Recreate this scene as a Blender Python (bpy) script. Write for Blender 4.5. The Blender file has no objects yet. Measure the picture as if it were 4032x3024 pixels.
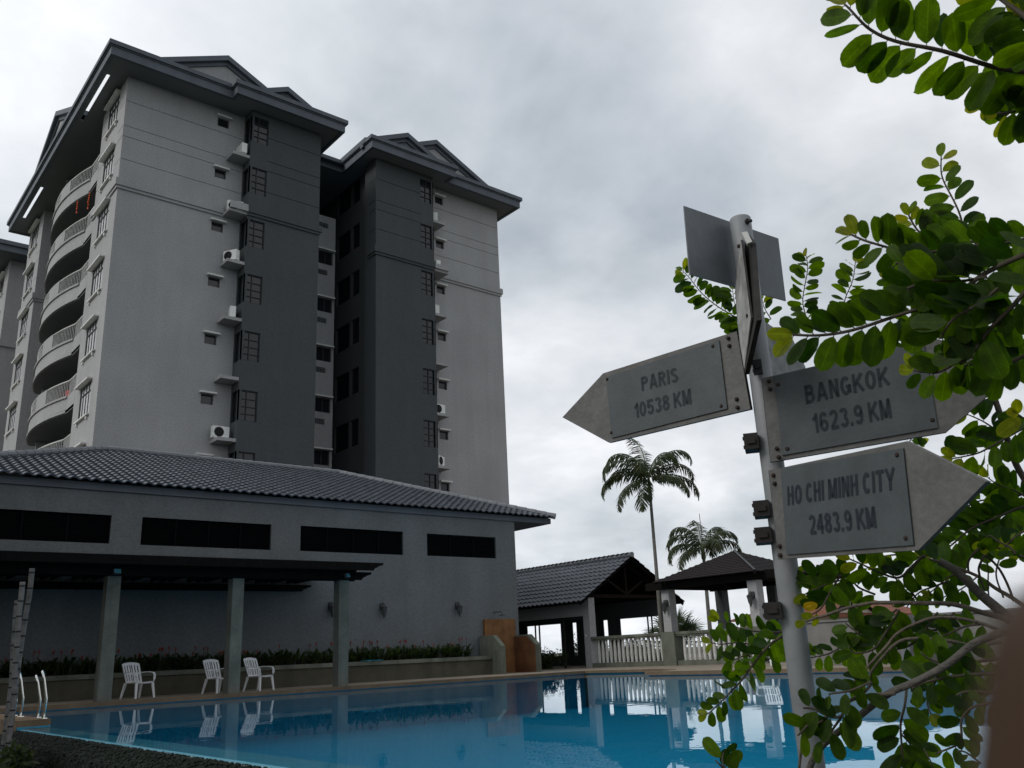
import bpy, bmesh, math, random
from mathutils import Vector, Matrix
rnd = random.Random(7)
R = math.radians
S = bpy.context.scene
COL = S.collection

# ------------------------------------------------------------------ camera (world X runs along the building fronts, Y into the depth)
F_PX, PITCH, ROLL, AZ, H0 = 3479.8, .296564, -.04579, R(49.85), 0.70
def _cam():
    cp, sp = math.cos(PITCH), math.sin(PITCH)
    Fv = Vector((0, cp, sp)); Uv = Vector((0, -sp, cp)); Xv = Vector((1, 0, 0))
    X2 = Xv*math.cos(ROLL) + Uv*math.sin(ROLL); U2 = Uv*math.cos(ROLL) - Xv*math.sin(ROLL)
    M = Matrix(((math.sin(AZ), math.cos(AZ), 0), (-math.cos(AZ), math.sin(AZ), 0), (0, 0, 1)))
    return M @ X2, M @ U2, M @ Fv
CX, CU, CF = _cam()
CAM = Vector((0, 0, H0))
cd = bpy.data.cameras.new('camera'); co = bpy.data.objects.new('camera', cd); COL.objects.link(co)
co.matrix_world = Matrix(((CX.x, CU.x, -CF.x, 0), (CX.y, CU.y, -CF.y, 0), (CX.z, CU.z, -CF.z, H0), (0, 0, 0, 1)))
cd.sensor_width = 36; cd.lens = F_PX/4032*36; cd.clip_start = .005; cd.clip_end = 3000
cd.dof.use_dof = True; cd.dof.focus_distance = 7.0; cd.dof.aperture_fstop = 18
S.camera = co

# ------------------------------------------------------------------ sky, sun, exposure
w = bpy.data.worlds.new('World'); S.world = w; w.use_nodes = True
SUN_AZ, SUN_EL = R(-78), R(38)           # azimuth from +Y, clockwise; the sun stands left behind the clouds
def build_world():
    nt = w.node_tree; nt.nodes.clear(); N = nt.nodes.new; L = nt.links.new
    out = N('ShaderNodeOutputWorld'); bg = N('ShaderNodeBackground'); bg.inputs['Strength'].default_value = .1
    L(bg.outputs[0], out.inputs[0])
    sky = N('ShaderNodeTexSky'); sky.sky_type = 'NISHITA'; sky.sun_disc = False
    sky.sun_elevation = SUN_EL; sky.sun_rotation = SUN_AZ; sky.air_density = 1.2; sky.dust_density = 2.0
    tc = N('ShaderNodeTexCoord'); sep = N('ShaderNodeSeparateXYZ'); L(tc.outputs['Generated'], sep.inputs[0])
    def math_(op, a, b=None, c=None):
        m = N('ShaderNodeMath'); m.operation = op
        for i, v in enumerate((a, b, c)):
            if v is None: continue
            if isinstance(v, (int, float)): m.inputs[i].default_value = v
            else: L(v, m.inputs[i])
        return m.outputs[0]
    z = math_('MAXIMUM', sep.outputs[2], 0.0); zz = math_('ADD', z, .30)
    cx = math_('DIVIDE', sep.outputs[0], zz); cy = math_('DIVIDE', sep.outputs[1], zz)
    cmb = N('ShaderNodeCombineXYZ'); L(cx, cmb.inputs[0]); L(cy, cmb.inputs[1])
    def noise(scale, detail, rough, off, dist=0.0):
        mp = N('ShaderNodeMapping'); mp.inputs['Location'].default_value = off; L(cmb.outputs[0], mp.inputs[0])
        n = N('ShaderNodeTexNoise'); n.inputs['Scale'].default_value = scale; n.inputs['Detail'].default_value = detail
        n.inputs['Roughness'].default_value = rough; n.inputs['Distortion'].default_value = dist; L(mp.outputs[0], n.inputs[0]); return n.outputs['Fac']
    n1 = noise(1.5, 9, .52, (3.1, 1.7, 0), .35); n2 = noise(4.3, 8, .55, (7.3, 2.2, 1), .2)
    mixn = math_('ADD', math_('MULTIPLY', n1, .66), math_('MULTIPLY', n2, .34))
    rp = N('ShaderNodeValToRGB'); L(mixn, rp.inputs[0]); e = rp.color_ramp.elements
    e[0].position = .35; e[0].color = (.46, .505, .55, 1); e[1].position = .61; e[1].color = (.86, .875, .91, 1)
    m = e.new(.47); m.color = (.63, .67, .715, 1); m = e.new(.555); m.color = (.76, .785, .825, 1)
    # brighter towards the veiled sun on the left, dimmer away from it
    dt = N('ShaderNodeVectorMath'); dt.operation = 'DOT_PRODUCT'; L(tc.outputs['Generated'], dt.inputs[0])
    dt.inputs[1].default_value = (-.50, .55, .50)
    gain = math_('ADD', math_('MULTIPLY_ADD', dt.outputs['Value'], 2.7, 10.0), math_('MULTIPLY', math_('POWER', math_('SUBTRACT', 1.0, z), 6.0), 2.4))
    sc = N('ShaderNodeVectorMath'); sc.operation = 'SCALE'; L(rp.outputs[0], sc.inputs[0]); L(gain, sc.inputs['Scale'])
    # thin spots let a little blue through
    thin = N('ShaderNodeMapRange'); L(noise(1.1, 6, .5, (11.0, 5.2, 2)), thin.inputs[0])
    thin.inputs['From Min'].default_value = .52; thin.inputs['From Max'].default_value = .78; thin.inputs['To Max'].default_value = .55
    mx = N('ShaderNodeMix'); mx.data_type = 'RGBA'; L(thin.outputs[0], mx.inputs['Factor']); L(sc.outputs[0], mx.inputs['A'])
    sk = N('ShaderNodeVectorMath'); sk.operation = 'SCALE'; sk.inputs['Scale'].default_value = 1.0; L(sky.outputs[0], sk.inputs[0])
    L(sk.outputs[0], mx.inputs['B']); L(mx.outputs['Result'], bg.inputs['Color'])
build_world()
sl = bpy.data.lights.new('sun', 'SUN'); sl.energy = 1.5; sl.angle = R(25); sl.color = (1, .96, .9)
so = bpy.data.objects.new('sun', sl); COL.objects.link(so); so.location = (-20, 5, 40)
so.rotation_euler = Vector((math.sin(SUN_AZ)*math.cos(SUN_EL), math.cos(SUN_AZ)*math.cos(SUN_EL), math.sin(SUN_EL))).to_track_quat('Z', 'Y').to_euler()
S.view_settings.view_transform = 'Standard'; S.view_settings.look = 'None'; S.view_settings.exposure = 0; S.view_settings.gamma = 1
S.render.engine = 'CYCLES'; S.cycles.max_bounces = 8; S.cycles.transparent_max_bounces = 12; S.cycles.caustics_reflective = False

# ------------------------------------------------------------------ measuring: photo pixel -> direction / point on a plane of the place
def ray(q): return CF + CX*((q[0]-2016)/F_PX) - CU*((q[1]-1512)/F_PX)
def on(q, ax, val):
    d = ray(q); i = 'XYZ'.index(ax); return CAM + d*((val - CAM[i])/d[i])
def at(q, depth): return CAM + ray(q)*depth
def D_(x, y): return (x*4032/2212, y*4032/2212)
def zo(ox, oy, s): return lambda x, y: (ox + x/s, oy + y/s)
A1 = zo(2150, 700, 2.011); A2 = zo(2150, 1300, 1.1753); A3 = zo(3032, 0, 2.212); A4 = zo(3032, 700, 2.212); A5 = zo(3032, 1400, 2.212)
A6 = zo(3032, 2100, 1.795); A7 = zo(2632, 2100, 1.7957); R6 = zo(0, 2650, 3.95); R3 = zo(0, 2150, 3.95); PT = zo(2350, 1680, 3.0156); D1 = zo(2550, 2120, 3.95); R5 = zo(2300, 2150, 4.424)

# ------------------------------------------------------------------ materials
def mat(name, col, rough=.8, var=.0, vscale=3.0, bump=.0, bscale=40., spec=.3, metal=0., stain=None, fine=0.0):
    m = bpy.data.materials.new(name); m.use_nodes = True; nt = m.node_tree; b = nt.nodes['Principled BSDF']; L = nt.links.new; N = nt.nodes.new
    b.inputs['Base Color'].default_value = (*col, 1); b.inputs['Roughness'].default_value = rough; b.inputs['Metallic'].default_value = metal
    b.inputs['Specular IOR Level'].default_value = spec
    tc = N('ShaderNodeTexCoord')
    cur = None
    def mul(a, f):
        x = N('ShaderNodeMix'); x.data_type = 'RGBA'; x.blend_type = 'MULTIPLY'; x.inputs['Factor'].default_value = 1
        if a is None: x.inputs['A'].default_value = (*col, 1)
        else: L(a, x.inputs['A'])
        L(f, x.inputs['B']); return x.outputs['Result']
    def layer(scale, amp, detail=6, stretch=None, rough_=.6):
        n = N('ShaderNodeTexNoise'); n.inputs['Scale'].default_value = scale; n.inputs['Detail'].default_value = detail; n.inputs['Roughness'].default_value = rough_
        if stretch:
            mp = N('ShaderNodeMapping'); mp.inputs['Scale'].default_value = stretch; L(tc.outputs['Object'], mp.inputs[0]); L(mp.outputs[0], n.inputs[0])
        else: L(tc.outputs['Object'], n.inputs[0])
        r = N('ShaderNodeMapRange'); r.inputs['From Min'].default_value = .3; r.inputs['From Max'].default_value = .7
        r.inputs['To Min'].default_value = 1-amp; r.inputs['To Max'].default_value = 1+amp*.6; L(n.outputs['Fac'], r.inputs[0]); return r.outputs[0]
    if var: cur = mul(cur, layer(vscale, var))
    if stain: cur = mul(cur, layer(1.0, stain, 5, (1.6, 1.6, .12)))
    if fine: cur = mul(cur, layer(bscale, fine, 3))
    if cur is not None: L(cur, b.inputs['Base Color'])
    if bump:
        n = N('ShaderNodeTexNoise'); n.inputs['Scale'].default_value = bscale; n.inputs['Detail'].default_value = 5; L(tc.outputs['Object'], n.inputs[0])
        bp = N('ShaderNodeBump'); bp.inputs['Strength'].default_value = bump; bp.inputs['Distance'].default_value = .02; L(n.outputs['Fac'], bp.inputs['Height']); L(bp.outputs[0], b.inputs['Normal'])
    return m
M = {}
M['stucco'] = mat('stucco_light', (.335, .335, .338), .9, .10, .35, .5, 14, .2, stain=.06, fine=.16)
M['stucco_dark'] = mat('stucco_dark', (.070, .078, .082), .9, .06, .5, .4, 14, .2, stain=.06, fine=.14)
M['fascia'] = mat('fascia_paint', (.105, .122, .142), .7, .12, .8, .1, 20, .3, stain=.15)
M['soffit'] = mat('soffit', (.16, .17, .18), .9, .1, .6)
M['trim'] = mat('trim_white', (.62, .62, .60), .8, .1, 3, stain=.12)
M['roofsheet'] = mat('roof_covering', (.09, .10, .115), .8, .1, 1)
M['club'] = mat('club_render', (.135, .146, .150), .92, .12, .6, .6, 16, .2, stain=.09, fine=.18)
M['glass'] = mat('window_glass', (.012, .016, .02), .12, 0, spec=.5)
M['glassbright'] = mat('curtained_glass', (.72, .74, .75), .15, .12, 1.5, spec=.7)
M['frame'] = mat('window_frame', (.06, .05, .055), .5)
M['framegrey'] = mat('window_frame_grey', (.020, .022, .024), .5)
M['black'] = mat('dark_inside', (.012, .013, .014), .9)
M['louvre'] = mat('louvre_black', (.005, .006, .007), .9, spec=.03)
M['tile'] = mat('roof_tile', (.062, .07, .085), .34, .42, 3.2, .15, 30, .5, fine=.2)
M['tilecap'] = mat('ridge_cap', (.16, .17, .185), .6, .2, 3)
M['conc'] = mat('concrete', (.135, .14, .118), .9, .3, 1.8, .4, 35, .2, stain=.3, fine=.15)
M['mossy'] = mat('mossy_concrete', (.14, .15, .12), .95, .35, 2.0, .4, 35, .2, stain=.3, fine=.15)
M['planter'] = mat('planter_render', (.085, .08, .06), .95, .25, 2, .4, 60, .2, stain=.2, fine=.2)
M['wood'] = mat('dark_stained_wood', (.008, .0075, .007), .9, .3, 6, .2, 30, .04)
M['wood2'] = mat('brown_stained_wood', (.011, .0075, .0065), .8, .3, 6, .2, 30, .06)
M['deck'] = mat('pebble_wash', (.25, .215, .17), .9, .18, 1.5, .5, 70, .2, fine=.35)
M['curb'] = mat('terracotta_curb', (.15, .105, .065), .9, .25, 3, .3, 60, .2, fine=.2)
M['ground'] = mat('ground', (.07, .075, .05), 1, .4, .3, .4, 6)
M['stone'] = mat('shower_stone', (.20, .092, .032), .75, .35, 3, .3, 40, .3, fine=.2, stain=.25)
M['stonedark'] = mat('shower_wing_stone', (.11, .046, .018), .8, .35, 3, .3, 40, .3, fine=.2)
M['white'] = mat('white_plastic', (.62, .63, .64), .5, .06, 5, spec=.4)
M['acw'] = mat('ac_white', (.68, .69, .67), .5, .08, 6, stain=.1)
M['steel'] = mat('stainless', (.72, .72, .68), .22, metal=1)
M['lampmetal'] = mat('lamp_iron', (.03, .033, .034), .5, spec=.4)
M['lampglass'] = mat('lamp_glass', (.07, .075, .075), .15, spec=.5)
M['flood'] = mat('flood_lens', (.05, .22, .28), .25, .3, 30, spec=.6)
M['soil'] = mat('soil', (.03, .025, .02), 1, .3, 20)
M['bark'] = mat('bark', (.085, .07, .055), .9, .4, 20, .6, 60)
M['barkgrey'] = mat('bark_grey', (.07, .064, .056), .9, .35, 25, .6, 80)
M['twig'] = mat('twig', (.05, .042, .03), .85, .3, 30)
M['palmtrunk'] = mat('palm_trunk', (.14, .135, .12), .95, .3, 8, .3, 30)
M['shaft'] = mat('palm_crownshaft', (.07, .09, .04), .6, .2, 8)
M['petal'] = mat('red_petals', (.27, .035, .028), .6, .2, 30)
M['orange'] = mat('lantern_orange', (.75, .11, .02), .6, .3, 30)
M['red'] = mat('red_plastic', (.55, .035, .02), .5)
M['cyan'] = mat('cyan_cloth', (.02, .16, .22), .9, .2, 30)
M['signwhite'] = mat('sign_enamel', (.105, .103, .099), .6, .2, 14, .12, 60, .3, stain=.12, fine=.14)
M['signpanel'] = mat('sign_plate', (.056, .066, .071), .55, .18, 12, .05, 90, .35, stain=.1, fine=.06)
M['signedge'] = mat('sign_edge', (.02, .018, .017), .8, .4, 30)
M['signback'] = mat('sign_back', (.12, .135, .15), .45, .22, 9, .05, 60, .4, stain=.35)
M['pole'] = mat('galvanised_pole', (.21, .22, .23), .55, .15, 9, .06, 60, .4, stain=.15)
M['ink'] = mat('lettering_ink', (.012, .016, .022), .6)
M['rust'] = mat('rusty_bolt', (.03, .02, .016), .8, .4, 60)
M['redroof'] = mat('clay_roof', (.20, .075, .045), .9, .3, 2, .3, 10)
M['housewall'] = mat('house_wall', (.50, .46, .40), .9, .15, 1)
M['greywall'] = mat('boundary_wall', (.17, .165, .155), .95, .2, 1.5, .3, 30, stain=.2, fine=.12)
M['skin'] = mat('skin', (.040, .023, .0135), .6, .2, 150, .1, 900, .15)
M['slat'] = mat('weathered_slat', (.020, .0165, .017), .8, .3, 8, .2, 30, .1)
M['signface'] = mat('sign_face_weathered', (.36, .36, .35), .6, .45, 22, .1, 60, .3, stain=.5)
M['nail'] = mat('nail', (.42, .25, .2), .3)

def leafmat(name, dark, light, trans=.5, rough=.42, veins=False):
    m = bpy.data.materials.new(name); m.use_nodes = True; nt = m.node_tree; nt.nodes.clear(); N = nt.nodes.new; L = nt.links.new
    out = N('ShaderNodeOutputMaterial'); geo = N('ShaderNodeNewGeometry')
    rp = N('ShaderNodeValToRGB'); L(geo.outputs['Random Per Island'], rp.inputs[0]); e = rp.color_ramp.elements
    e[0].color = (*dark, 1); e[1].color = (*light, 1); e[1].position = .93
    tc = N('ShaderNodeTexCoord'); n = N('ShaderNodeTexNoise'); n.inputs['Scale'].default_value = 55; n.inputs['Detail'].default_value = 4; L(tc.outputs['Object'], n.inputs[0])
    r = N('ShaderNodeMapRange'); r.inputs['From Min'].default_value = .3; r.inputs['From Max'].default_value = .7; r.inputs['To Min'].default_value = .7; r.inputs['To Max'].default_value = 1.2; L(n.outputs['Fac'], r.inputs[0])
    mx = N('ShaderNodeMix'); mx.data_type = 'RGBA'; mx.blend_type = 'MULTIPLY'; mx.inputs['Factor'].default_value = 1; L(rp.outputs[0], mx.inputs['A']); L(r.outputs[0], mx.inputs['B'])
    if veins:
        at_ = N('ShaderNodeAttribute'); at_.attribute_name = 'leaf_uv'; sx = N('ShaderNodeSeparateXYZ'); L(at_.outputs['Vector'], sx.inputs[0])
        def q(op, a, b=None):
            k = N('ShaderNodeMath'); k.operation = op
            for i, v in enumerate((a, b)):
                if v is None: continue
                if isinstance(v, (int, float)): k.inputs[i].default_value = v
                else: L(v, k.inputs[i])
            return k.outputs[0]
        off = q('ABSOLUTE', q('SUBTRACT', sx.outputs[0], .5)); rib = q('LESS_THAN', off, .022)
        side_v = q('GREATER_THAN', q('SINE', q('MULTIPLY', q('SUBTRACT', sx.outputs[1], q('MULTIPLY', off, .55)), 50.0)), .93)
        edge = q('POWER', q('MULTIPLY', off, 2.0), 6.0)
        vv = q('ADD', q('ADD', 1.0, q('MULTIPLY', q('MAXIMUM', rib, q('MULTIPLY', side_v, .45)), .55)), q('MULTIPLY', edge, .25))
        mv = N('ShaderNodeVectorMath'); mv.operation = 'SCALE'; L(mx.outputs['Result'], mv.inputs[0]); L(vv, mv.inputs['Scale'])
        class _O: pass
        mx = _O(); mx.outputs = {'Result': mv.outputs[0]}
    p = N('ShaderNodeBsdfPrincipled'); p.inputs['Roughness'].default_value = rough; p.inputs['Specular IOR Level'].default_value = .18; L(mx.outputs['Result'], p.inputs['Base Color'])
    t = N('ShaderNodeBsdfTranslucent'); hs = N('ShaderNodeHueSaturation'); hs.inputs['Value'].default_value = 3.5; hs.inputs['Saturation'].default_value = 1.1; hs.inputs['Hue'].default_value = .492; L(mx.outputs['Result'], hs.inputs['Color']); L(hs.outputs[0], t.inputs['Color'])
    ms = N('ShaderNodeMixShader'); ms.inputs[0].default_value = trans; L(p.outputs[0], ms.inputs[1]); L(t.outputs[0], ms.inputs[2]); L(ms.outputs[0], out.inputs[0]); return m
M['leaf'] = leafmat('broad_leaf', (.006, .019, .002), (.038, .072, .004), .62, .5, True)
M['leafyoung'] = leafmat('young_leaf', (.055, .088, .007), (.11, .115, .012), .6, .5, True)
M['leafyellow'] = leafmat('yellowed_leaf', (.20, .13, .008), (.23, .15, .01), .55, .5, True)
M['palmleaf'] = leafmat('palm_leaf', (.012, .022, .010), (.034, .043, .013), .25)
M['bushleaf'] = leafmat('bush_leaf', (.009, .020, .007), (.028, .042, .010), .3)
M['fanleaf'] = leafmat('fan_palm_leaf', (.013, .030, .013), (.034, .05, .017), .2)
M['plantleaf'] = leafmat('planter_leaf', (.014, .030, .009), (.038, .058, .014), .3)

def pooltile():
    m = bpy.data.materials.new('pool_tile'); m.use_nodes = True; nt = m.node_tree; b = nt.nodes['Principled BSDF']; N = nt.nodes.new; L = nt.links.new
    tc = N('ShaderNodeTexCoord'); br = N('ShaderNodeTexBrick'); br.offset = 0; br.inputs['Scale'].default_value = 4.0
    br.inputs['Color1'].default_value = (.005, .28, .40, 1); br.inputs['Color2'].default_value = (.007, .32, .44, 1); br.inputs['Mortar'].default_value = (.03, .30, .42, 1)
    br.inputs['Mortar Size'].default_value = .012; br.inputs['Brick Width'].default_value = .4; br.inputs['Row Height'].default_value = .4
    L(tc.outputs['Object'], br.inputs[0]); L(br.outputs[0], b.inputs['Base Color']); b.inputs['Roughness'].default_value = .5; return m
M['pooltile'] = pooltile()
M['ledgetile'] = mat('ledge_tile', (.25, .31, .34), .6, .15, 12, fine=.1)
M['linertile'] = mat('waterline_tile', (.015, .20, .30), .3, .2, 14)
def water():
    m = bpy.data.materials.new('pool_water'); m.use_nodes = True; nt = m.node_tree; nt.nodes.clear(); N = nt.nodes.new; L = nt.links.new
    out = N('ShaderNodeOutputMaterial'); geo = N('ShaderNodeNewGeometry'); dp = N('ShaderNodeVectorMath'); dp.operation = 'DOT_PRODUCT'; L(geo.outputs['Normal'], dp.inputs[0]); L(geo.outputs['Incoming'], dp.inputs[1])
    def mth(op, a, b=None):
        q = N('ShaderNodeMath'); q.operation = op
        for i, v in enumerate((a, b)):
            if v is None: continue
            if isinstance(v, (int, float)): q.inputs[i].default_value = v
            else: L(v, q.inputs[i])
        return q.outputs[0]
    fres = mth('ADD', mth('MULTIPLY', mth('POWER', mth('SUBTRACT', 1.0, mth('ABSOLUTE', dp.outputs['Value'])), 5.6), .97), .02)   # reflectance of a water surface
    tr = N('ShaderNodeBsdfTransparent'); tr.inputs['Color'].default_value = (.40, .86, 1, 1)
    gl = N('ShaderNodeBsdfGlossy'); gl.inputs['Roughness'].default_value = 0.0; gl.inputs['Color'].default_value = (.90, .97, 1, 1)
    tc = N('ShaderNodeTexCoord'); n = N('ShaderNodeTexNoise'); n.inputs['Scale'].default_value = 2.2; n.inputs['Detail'].default_value = 3; L(tc.outputs['Object'], n.inputs[0])
    n2 = N('ShaderNodeTexNoise'); n2.inputs['Scale'].default_value = .35; n2.inputs['Detail'].default_value = 2; L(tc.outputs['Object'], n2.inputs[0])
    r = N('ShaderNodeMapRange'); r.inputs['From Min'].default_value = .42; r.inputs['From Max'].default_value = .7; r.inputs['To Min'].default_value = .15; r.inputs['To Max'].default_value = 1.0; L(n2.outputs['Fac'], r.inputs[0])
    mm = N('ShaderNodeMath'); mm.operation = 'MULTIPLY'; L(n.outputs['Fac'], mm.inputs[0]); L(r.outputs[0], mm.inputs[1])
    bp = N('ShaderNodeBump'); bp.inputs['Strength'].default_value = 1; bp.inputs['Distance'].default_value = .0022; L(mm.outputs[0], bp.inputs['Height'])
    L(bp.outputs[0], gl.inputs['Normal']); ms = N('ShaderNodeMixShader'); L(fres, ms.inputs[0]); L(tr.outputs[0], ms.inputs[1]); L(gl.outputs[0], ms.inputs[2]); L(ms.outputs[0], out.inputs[0]); return m
M['water'] = water()
def wetpebble():
    m = bpy.data.materials.new('wet_pebbles'); m.use_nodes = True; nt = m.node_tree; b = nt.nodes['Principled BSDF']; N = nt.nodes.new; L = nt.links.new
    tc = N('ShaderNodeTexCoord'); v = N('ShaderNodeTexVoronoi'); v.inputs['Scale'].default_value = 38; L(tc.outputs['Object'], v.inputs[0])
    r = N('ShaderNodeValToRGB'); L(v.outputs['Color'], r.inputs[0]); r.color_ramp.elements[0].color = (.002, .0045, .003, 1); r.color_ramp.elements[1].color = (.006, .012, .005, 1)
    L(r.outputs[0], b.inputs['Base Color']); b.inputs['Roughness'].default_value = .45; b.inputs['Specular IOR Level'].default_value = .09
    bp = N('ShaderNodeBump'); bp.invert = True; bp.inputs['Strength'].default_value = 1; bp.inputs['Distance'].default_value = .02; L(v.outputs['Distance'], bp.inputs['Height']); L(bp.outputs[0], b.inputs['Normal']); return m
M['pebble'] = wetpebble()

# ------------------------------------------------------------------ mesh helpers
class MB:
    def __init__(s): s.v = []; s.f = []
    def quad(s, *p):
        n = len(s.v); s.v += [Vector(q) for q in p]; s.f.append(tuple(range(n, n+len(p))))
    def box(s, x0, y0, z0, x1, y1, z1):
        n = len(s.v); s.v += [Vector(q) for q in ((x0,y0,z0),(x1,y0,z0),(x1,y1,z0),(x0,y1,z0),(x0,y0,z1),(x1,y0,z1),(x1,y1,z1),(x0,y1,z1))]
        s.f += [tuple(n+i for i in q) for q in ((0,3,2,1),(4,5,6,7),(0,1,5,4),(1,2,6,5),(2,3,7,6),(3,0,4,7))]; return s
    def obox(s, c, ax, ay, az):          # oriented box: centre and three half-axis vectors
        n = len(s.v); c = Vector(c)
        for k in ((-1,-1,-1),(1,-1,-1),(1,1,-1),(-1,1,-1),(-1,-1,1),(1,-1,1),(1,1,1),(-1,1,1)): s.v.append(c + ax*k[0] + ay*k[1] + az*k[2])
        s.f += [tuple(n+i for i in q) for q in ((0,3,2,1),(4,5,6,7),(0,1,5,4),(1,2,6,5),(2,3,7,6),(3,0,4,7))]; return s
    def beam(s, a, b, wd, ht, up=Vector((0,0,1))):
        a = Vector(a); b = Vector(b); d = (b-a); l = d.length; d.normalize(); sx = d.cross(up).normalized(); uz = sx.cross(d)
        return s.obox((a+b)/2, d*(l/2), sx*(wd/2), uz*(ht/2))
    def prism(s, poly, dvec):            # planar polygon pushed along dvec
        n = len(s.v); k = len(poly); dvec = Vector(dvec)
        s.v += [Vector(p) for p in poly] + [Vector(p)+dvec for p in poly]
        s.f.append(tuple(range(n+k-1, n-1, -1))); s.f.append(tuple(range(n+k, n+2*k)))
        for i in range(k): j = (i+1) % k; s.f.append((n+i, n+j, n+k+j, n+k+i))
        return s
    def tube(s, pts, rad, seg=8, cap=True):
        pts = [Vector(p) for p in pts]
        if isinstance(rad, (int, float)): rad = [rad]*len(pts)
        n0 = len(s.v); prev = None
        for i, p in enumerate(pts):
            d = (pts[min(i+1, len(pts)-1)] - pts[max(i-1, 0)])
            d = d.normalized() if d.length > 1e-9 else Vector((0,0,1))
            if prev is None: a = d.orthogonal().normalized()
            else:
                a = prev - d*prev.dot(d); a = a.normalized() if a.length > 1e-6 else d.orthogonal().normalized()
            prev = a; b = d.cross(a)
            for k in range(seg): t = 2*math.pi*k/seg; s.v.append(p + (a*math.cos(t) + b*math.sin(t))*rad[i])
        for i in range(len(pts)-1):
            for k in range(seg): k2 = (k+1) % seg; s.f.append((n0+i*seg+k, n0+i*seg+k2, n0+(i+1)*seg+k2, n0+(i+1)*seg+k))
        if cap:
            s.f.append(tuple(n0+k for k in range(seg-1, -1, -1))); m = n0+(len(pts)-1)*seg; s.f.append(tuple(m+k for k in range(seg)))
        return s
    def lathe(s, prof, c=(0,0,0), seg=12):   # profile of (r, z)
        c = Vector(c); n0 = len(s.v)
        for r, z in prof:
            for k in range(seg): t = 2*math.pi*k/seg; s.v.append(c + Vector((r*math.cos(t), r*math.sin(t), z)))
        for i in range(len(prof)-1):
            for k in range(seg): k2 = (k+1) % seg; s.f.append((n0+i*seg+k, n0+i*seg+k2, n0+(i+1)*seg+k2, n0+(i+1)*seg+k))
        s.f.append(tuple(n0+k for k in range(seg-1, -1, -1))); m = n0+(len(prof)-1)*seg; s.f.append(tuple(m+k for k in range(seg)))
        return s
    def build(s, name, m, parent=None, smooth=False, origin=None):
        me = bpy.data.meshes.new(name); o0 = Vector(origin) if origin is not None else Vector((0,0,0))
        me.from_pydata([tuple(v-o0) for v in s.v], [], s.f); me.materials.append(M[m] if isinstance(m, str) else m)
        if smooth:
            me.polygons.foreach_set('use_smooth', [True]*len(me.polygons))
        me.update(); o = bpy.data.objects.new(name, me); COL.objects.link(o); o.location = o0
        if parent is not None: setp(o, parent)
        return o
def world_loc(o):
    m = Matrix.Identity(4)
    while o is not None: m = o.matrix_basis @ m; o = o.parent
    return m
def setp(o, parent):
    o.parent = parent; o.matrix_parent_inverse = Matrix.Identity(4)
    o.matrix_basis = world_loc(parent).inverted() @ o.matrix_basis
def tag(o, label=None, cat=None, group=None, kind=None):
    if label: o['label'] = label
    if cat: o['category'] = cat
    if group: o['group'] = group
    if kind: o['kind'] = kind
    return o
def thing(name, loc, label, cat, group=None, rz=0):
    o = bpy.data.objects.new(name, None); COL.objects.link(o); o.location = loc; o.rotation_euler.z = rz; o.empty_display_size = .2
    return tag(o, label, cat, group)
def kids(o): return [c for c in bpy.data.objects if c.parent == o]
def copy_tree(o, loc=None, rz=None, label=None, parent=None, kidmap=None):
    if kidmap is None:
        kidmap = {}
        for c in bpy.data.objects:
            if c.parent: kidmap.setdefault(c.parent.name, []).append(c)
    c = o.copy(); COL.objects.link(c)
    if parent is not None: c.parent = parent
    if loc is not None: c.location = loc
    if rz is not None: c.rotation_euler.z = rz
    if label: c['label'] = label
    for k in kidmap.get(o.name, []): copy_tree(k, parent=c, kidmap=kidmap)
    return c
def wallgrid(mb, fn, u0, u1, z0, z1, holes, depth=.15, back=False):
    """wall sheet with rectangular openings and their reveals; fn(u, z, d) -> point, d = depth behind the face"""
    us = sorted({u0, u1, *[min(max(h[0], u0), u1) for h in holes], *[min(max(h[2], u0), u1) for h in holes]})
    zs = sorted({z0, z1, *[min(max(h[1], z0), z1) for h in holes], *[min(max(h[3], z0), z1) for h in holes]})
    for i in range(len(us)-1):
        for j in range(len(zs)-1):
            a, b, c, d = us[i], us[i+1], zs[j], zs[j+1]; mu, mz = (a+b)/2, (c+d)/2
            if any(h[0] < mu < h[2] and h[1] < mz < h[3] for h in holes): continue
            mb.quad(fn(a, c, 0), fn(b, c, 0), fn(b, d, 0), fn(a, d, 0))
    for h in holes:
        a, c, b, d = h[:4]; dp = h[4] if len(h) > 4 else depth
        mb.quad(fn(a, c, 0), fn(b, c, 0), fn(b, c, dp), fn(a, c, dp)); mb.quad(fn(a, d, dp), fn(b, d, dp), fn(b, d, 0), fn(a, d, 0))
        mb.quad(fn(a, c, dp), fn(a, d, dp), fn(a, d, 0), fn(a, c, 0)); mb.quad(fn(b, c, 0), fn(b, d, 0), fn(b, d, dp), fn(b, c, dp))
        if len(h) > 4: mb.quad(fn(a, c, dp), fn(b, c, dp), fn(b, d, dp), fn(a, d, dp))

def front(Y): return lambda u, z, d: (u, Y+d, z)
def side(X): return lambda u, z, d: (X+d, u, z)


# ================================================================== setting: ground, deck, pool
def offset_ground():
    mb = MB(); mb.quad((-900,-900,-1.0),(1500,-900,-1.0),(1500,1500,-1.0),(-900,1500,-1.0)); tag(mb.build('ground', 'ground'), kind='structure')
offset_ground()
POOL_Y = 21.2
mb = MB()
mb.box(3.05, POOL_Y, -.996, 60, 95, .10)
mb.prism([(18.3,9.6,-.996),(60,9.6,-.996),(60,POOL_Y-.001,-.996),(20.35,POOL_Y-.001,-.996),(20.35,18.6,-.996),(20.25,17.9,-.996),(19.9,17.3,-.996),(19.4,16.9,-.996),(18.8,16.75,-.996),(18.3,16.7,-.996)], (0,0,1.096))
mb.box(18.3, -6, -.996, 60, 9.597, .10)
tag(mb.build('pool_deck', 'deck'), kind='structure')
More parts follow.
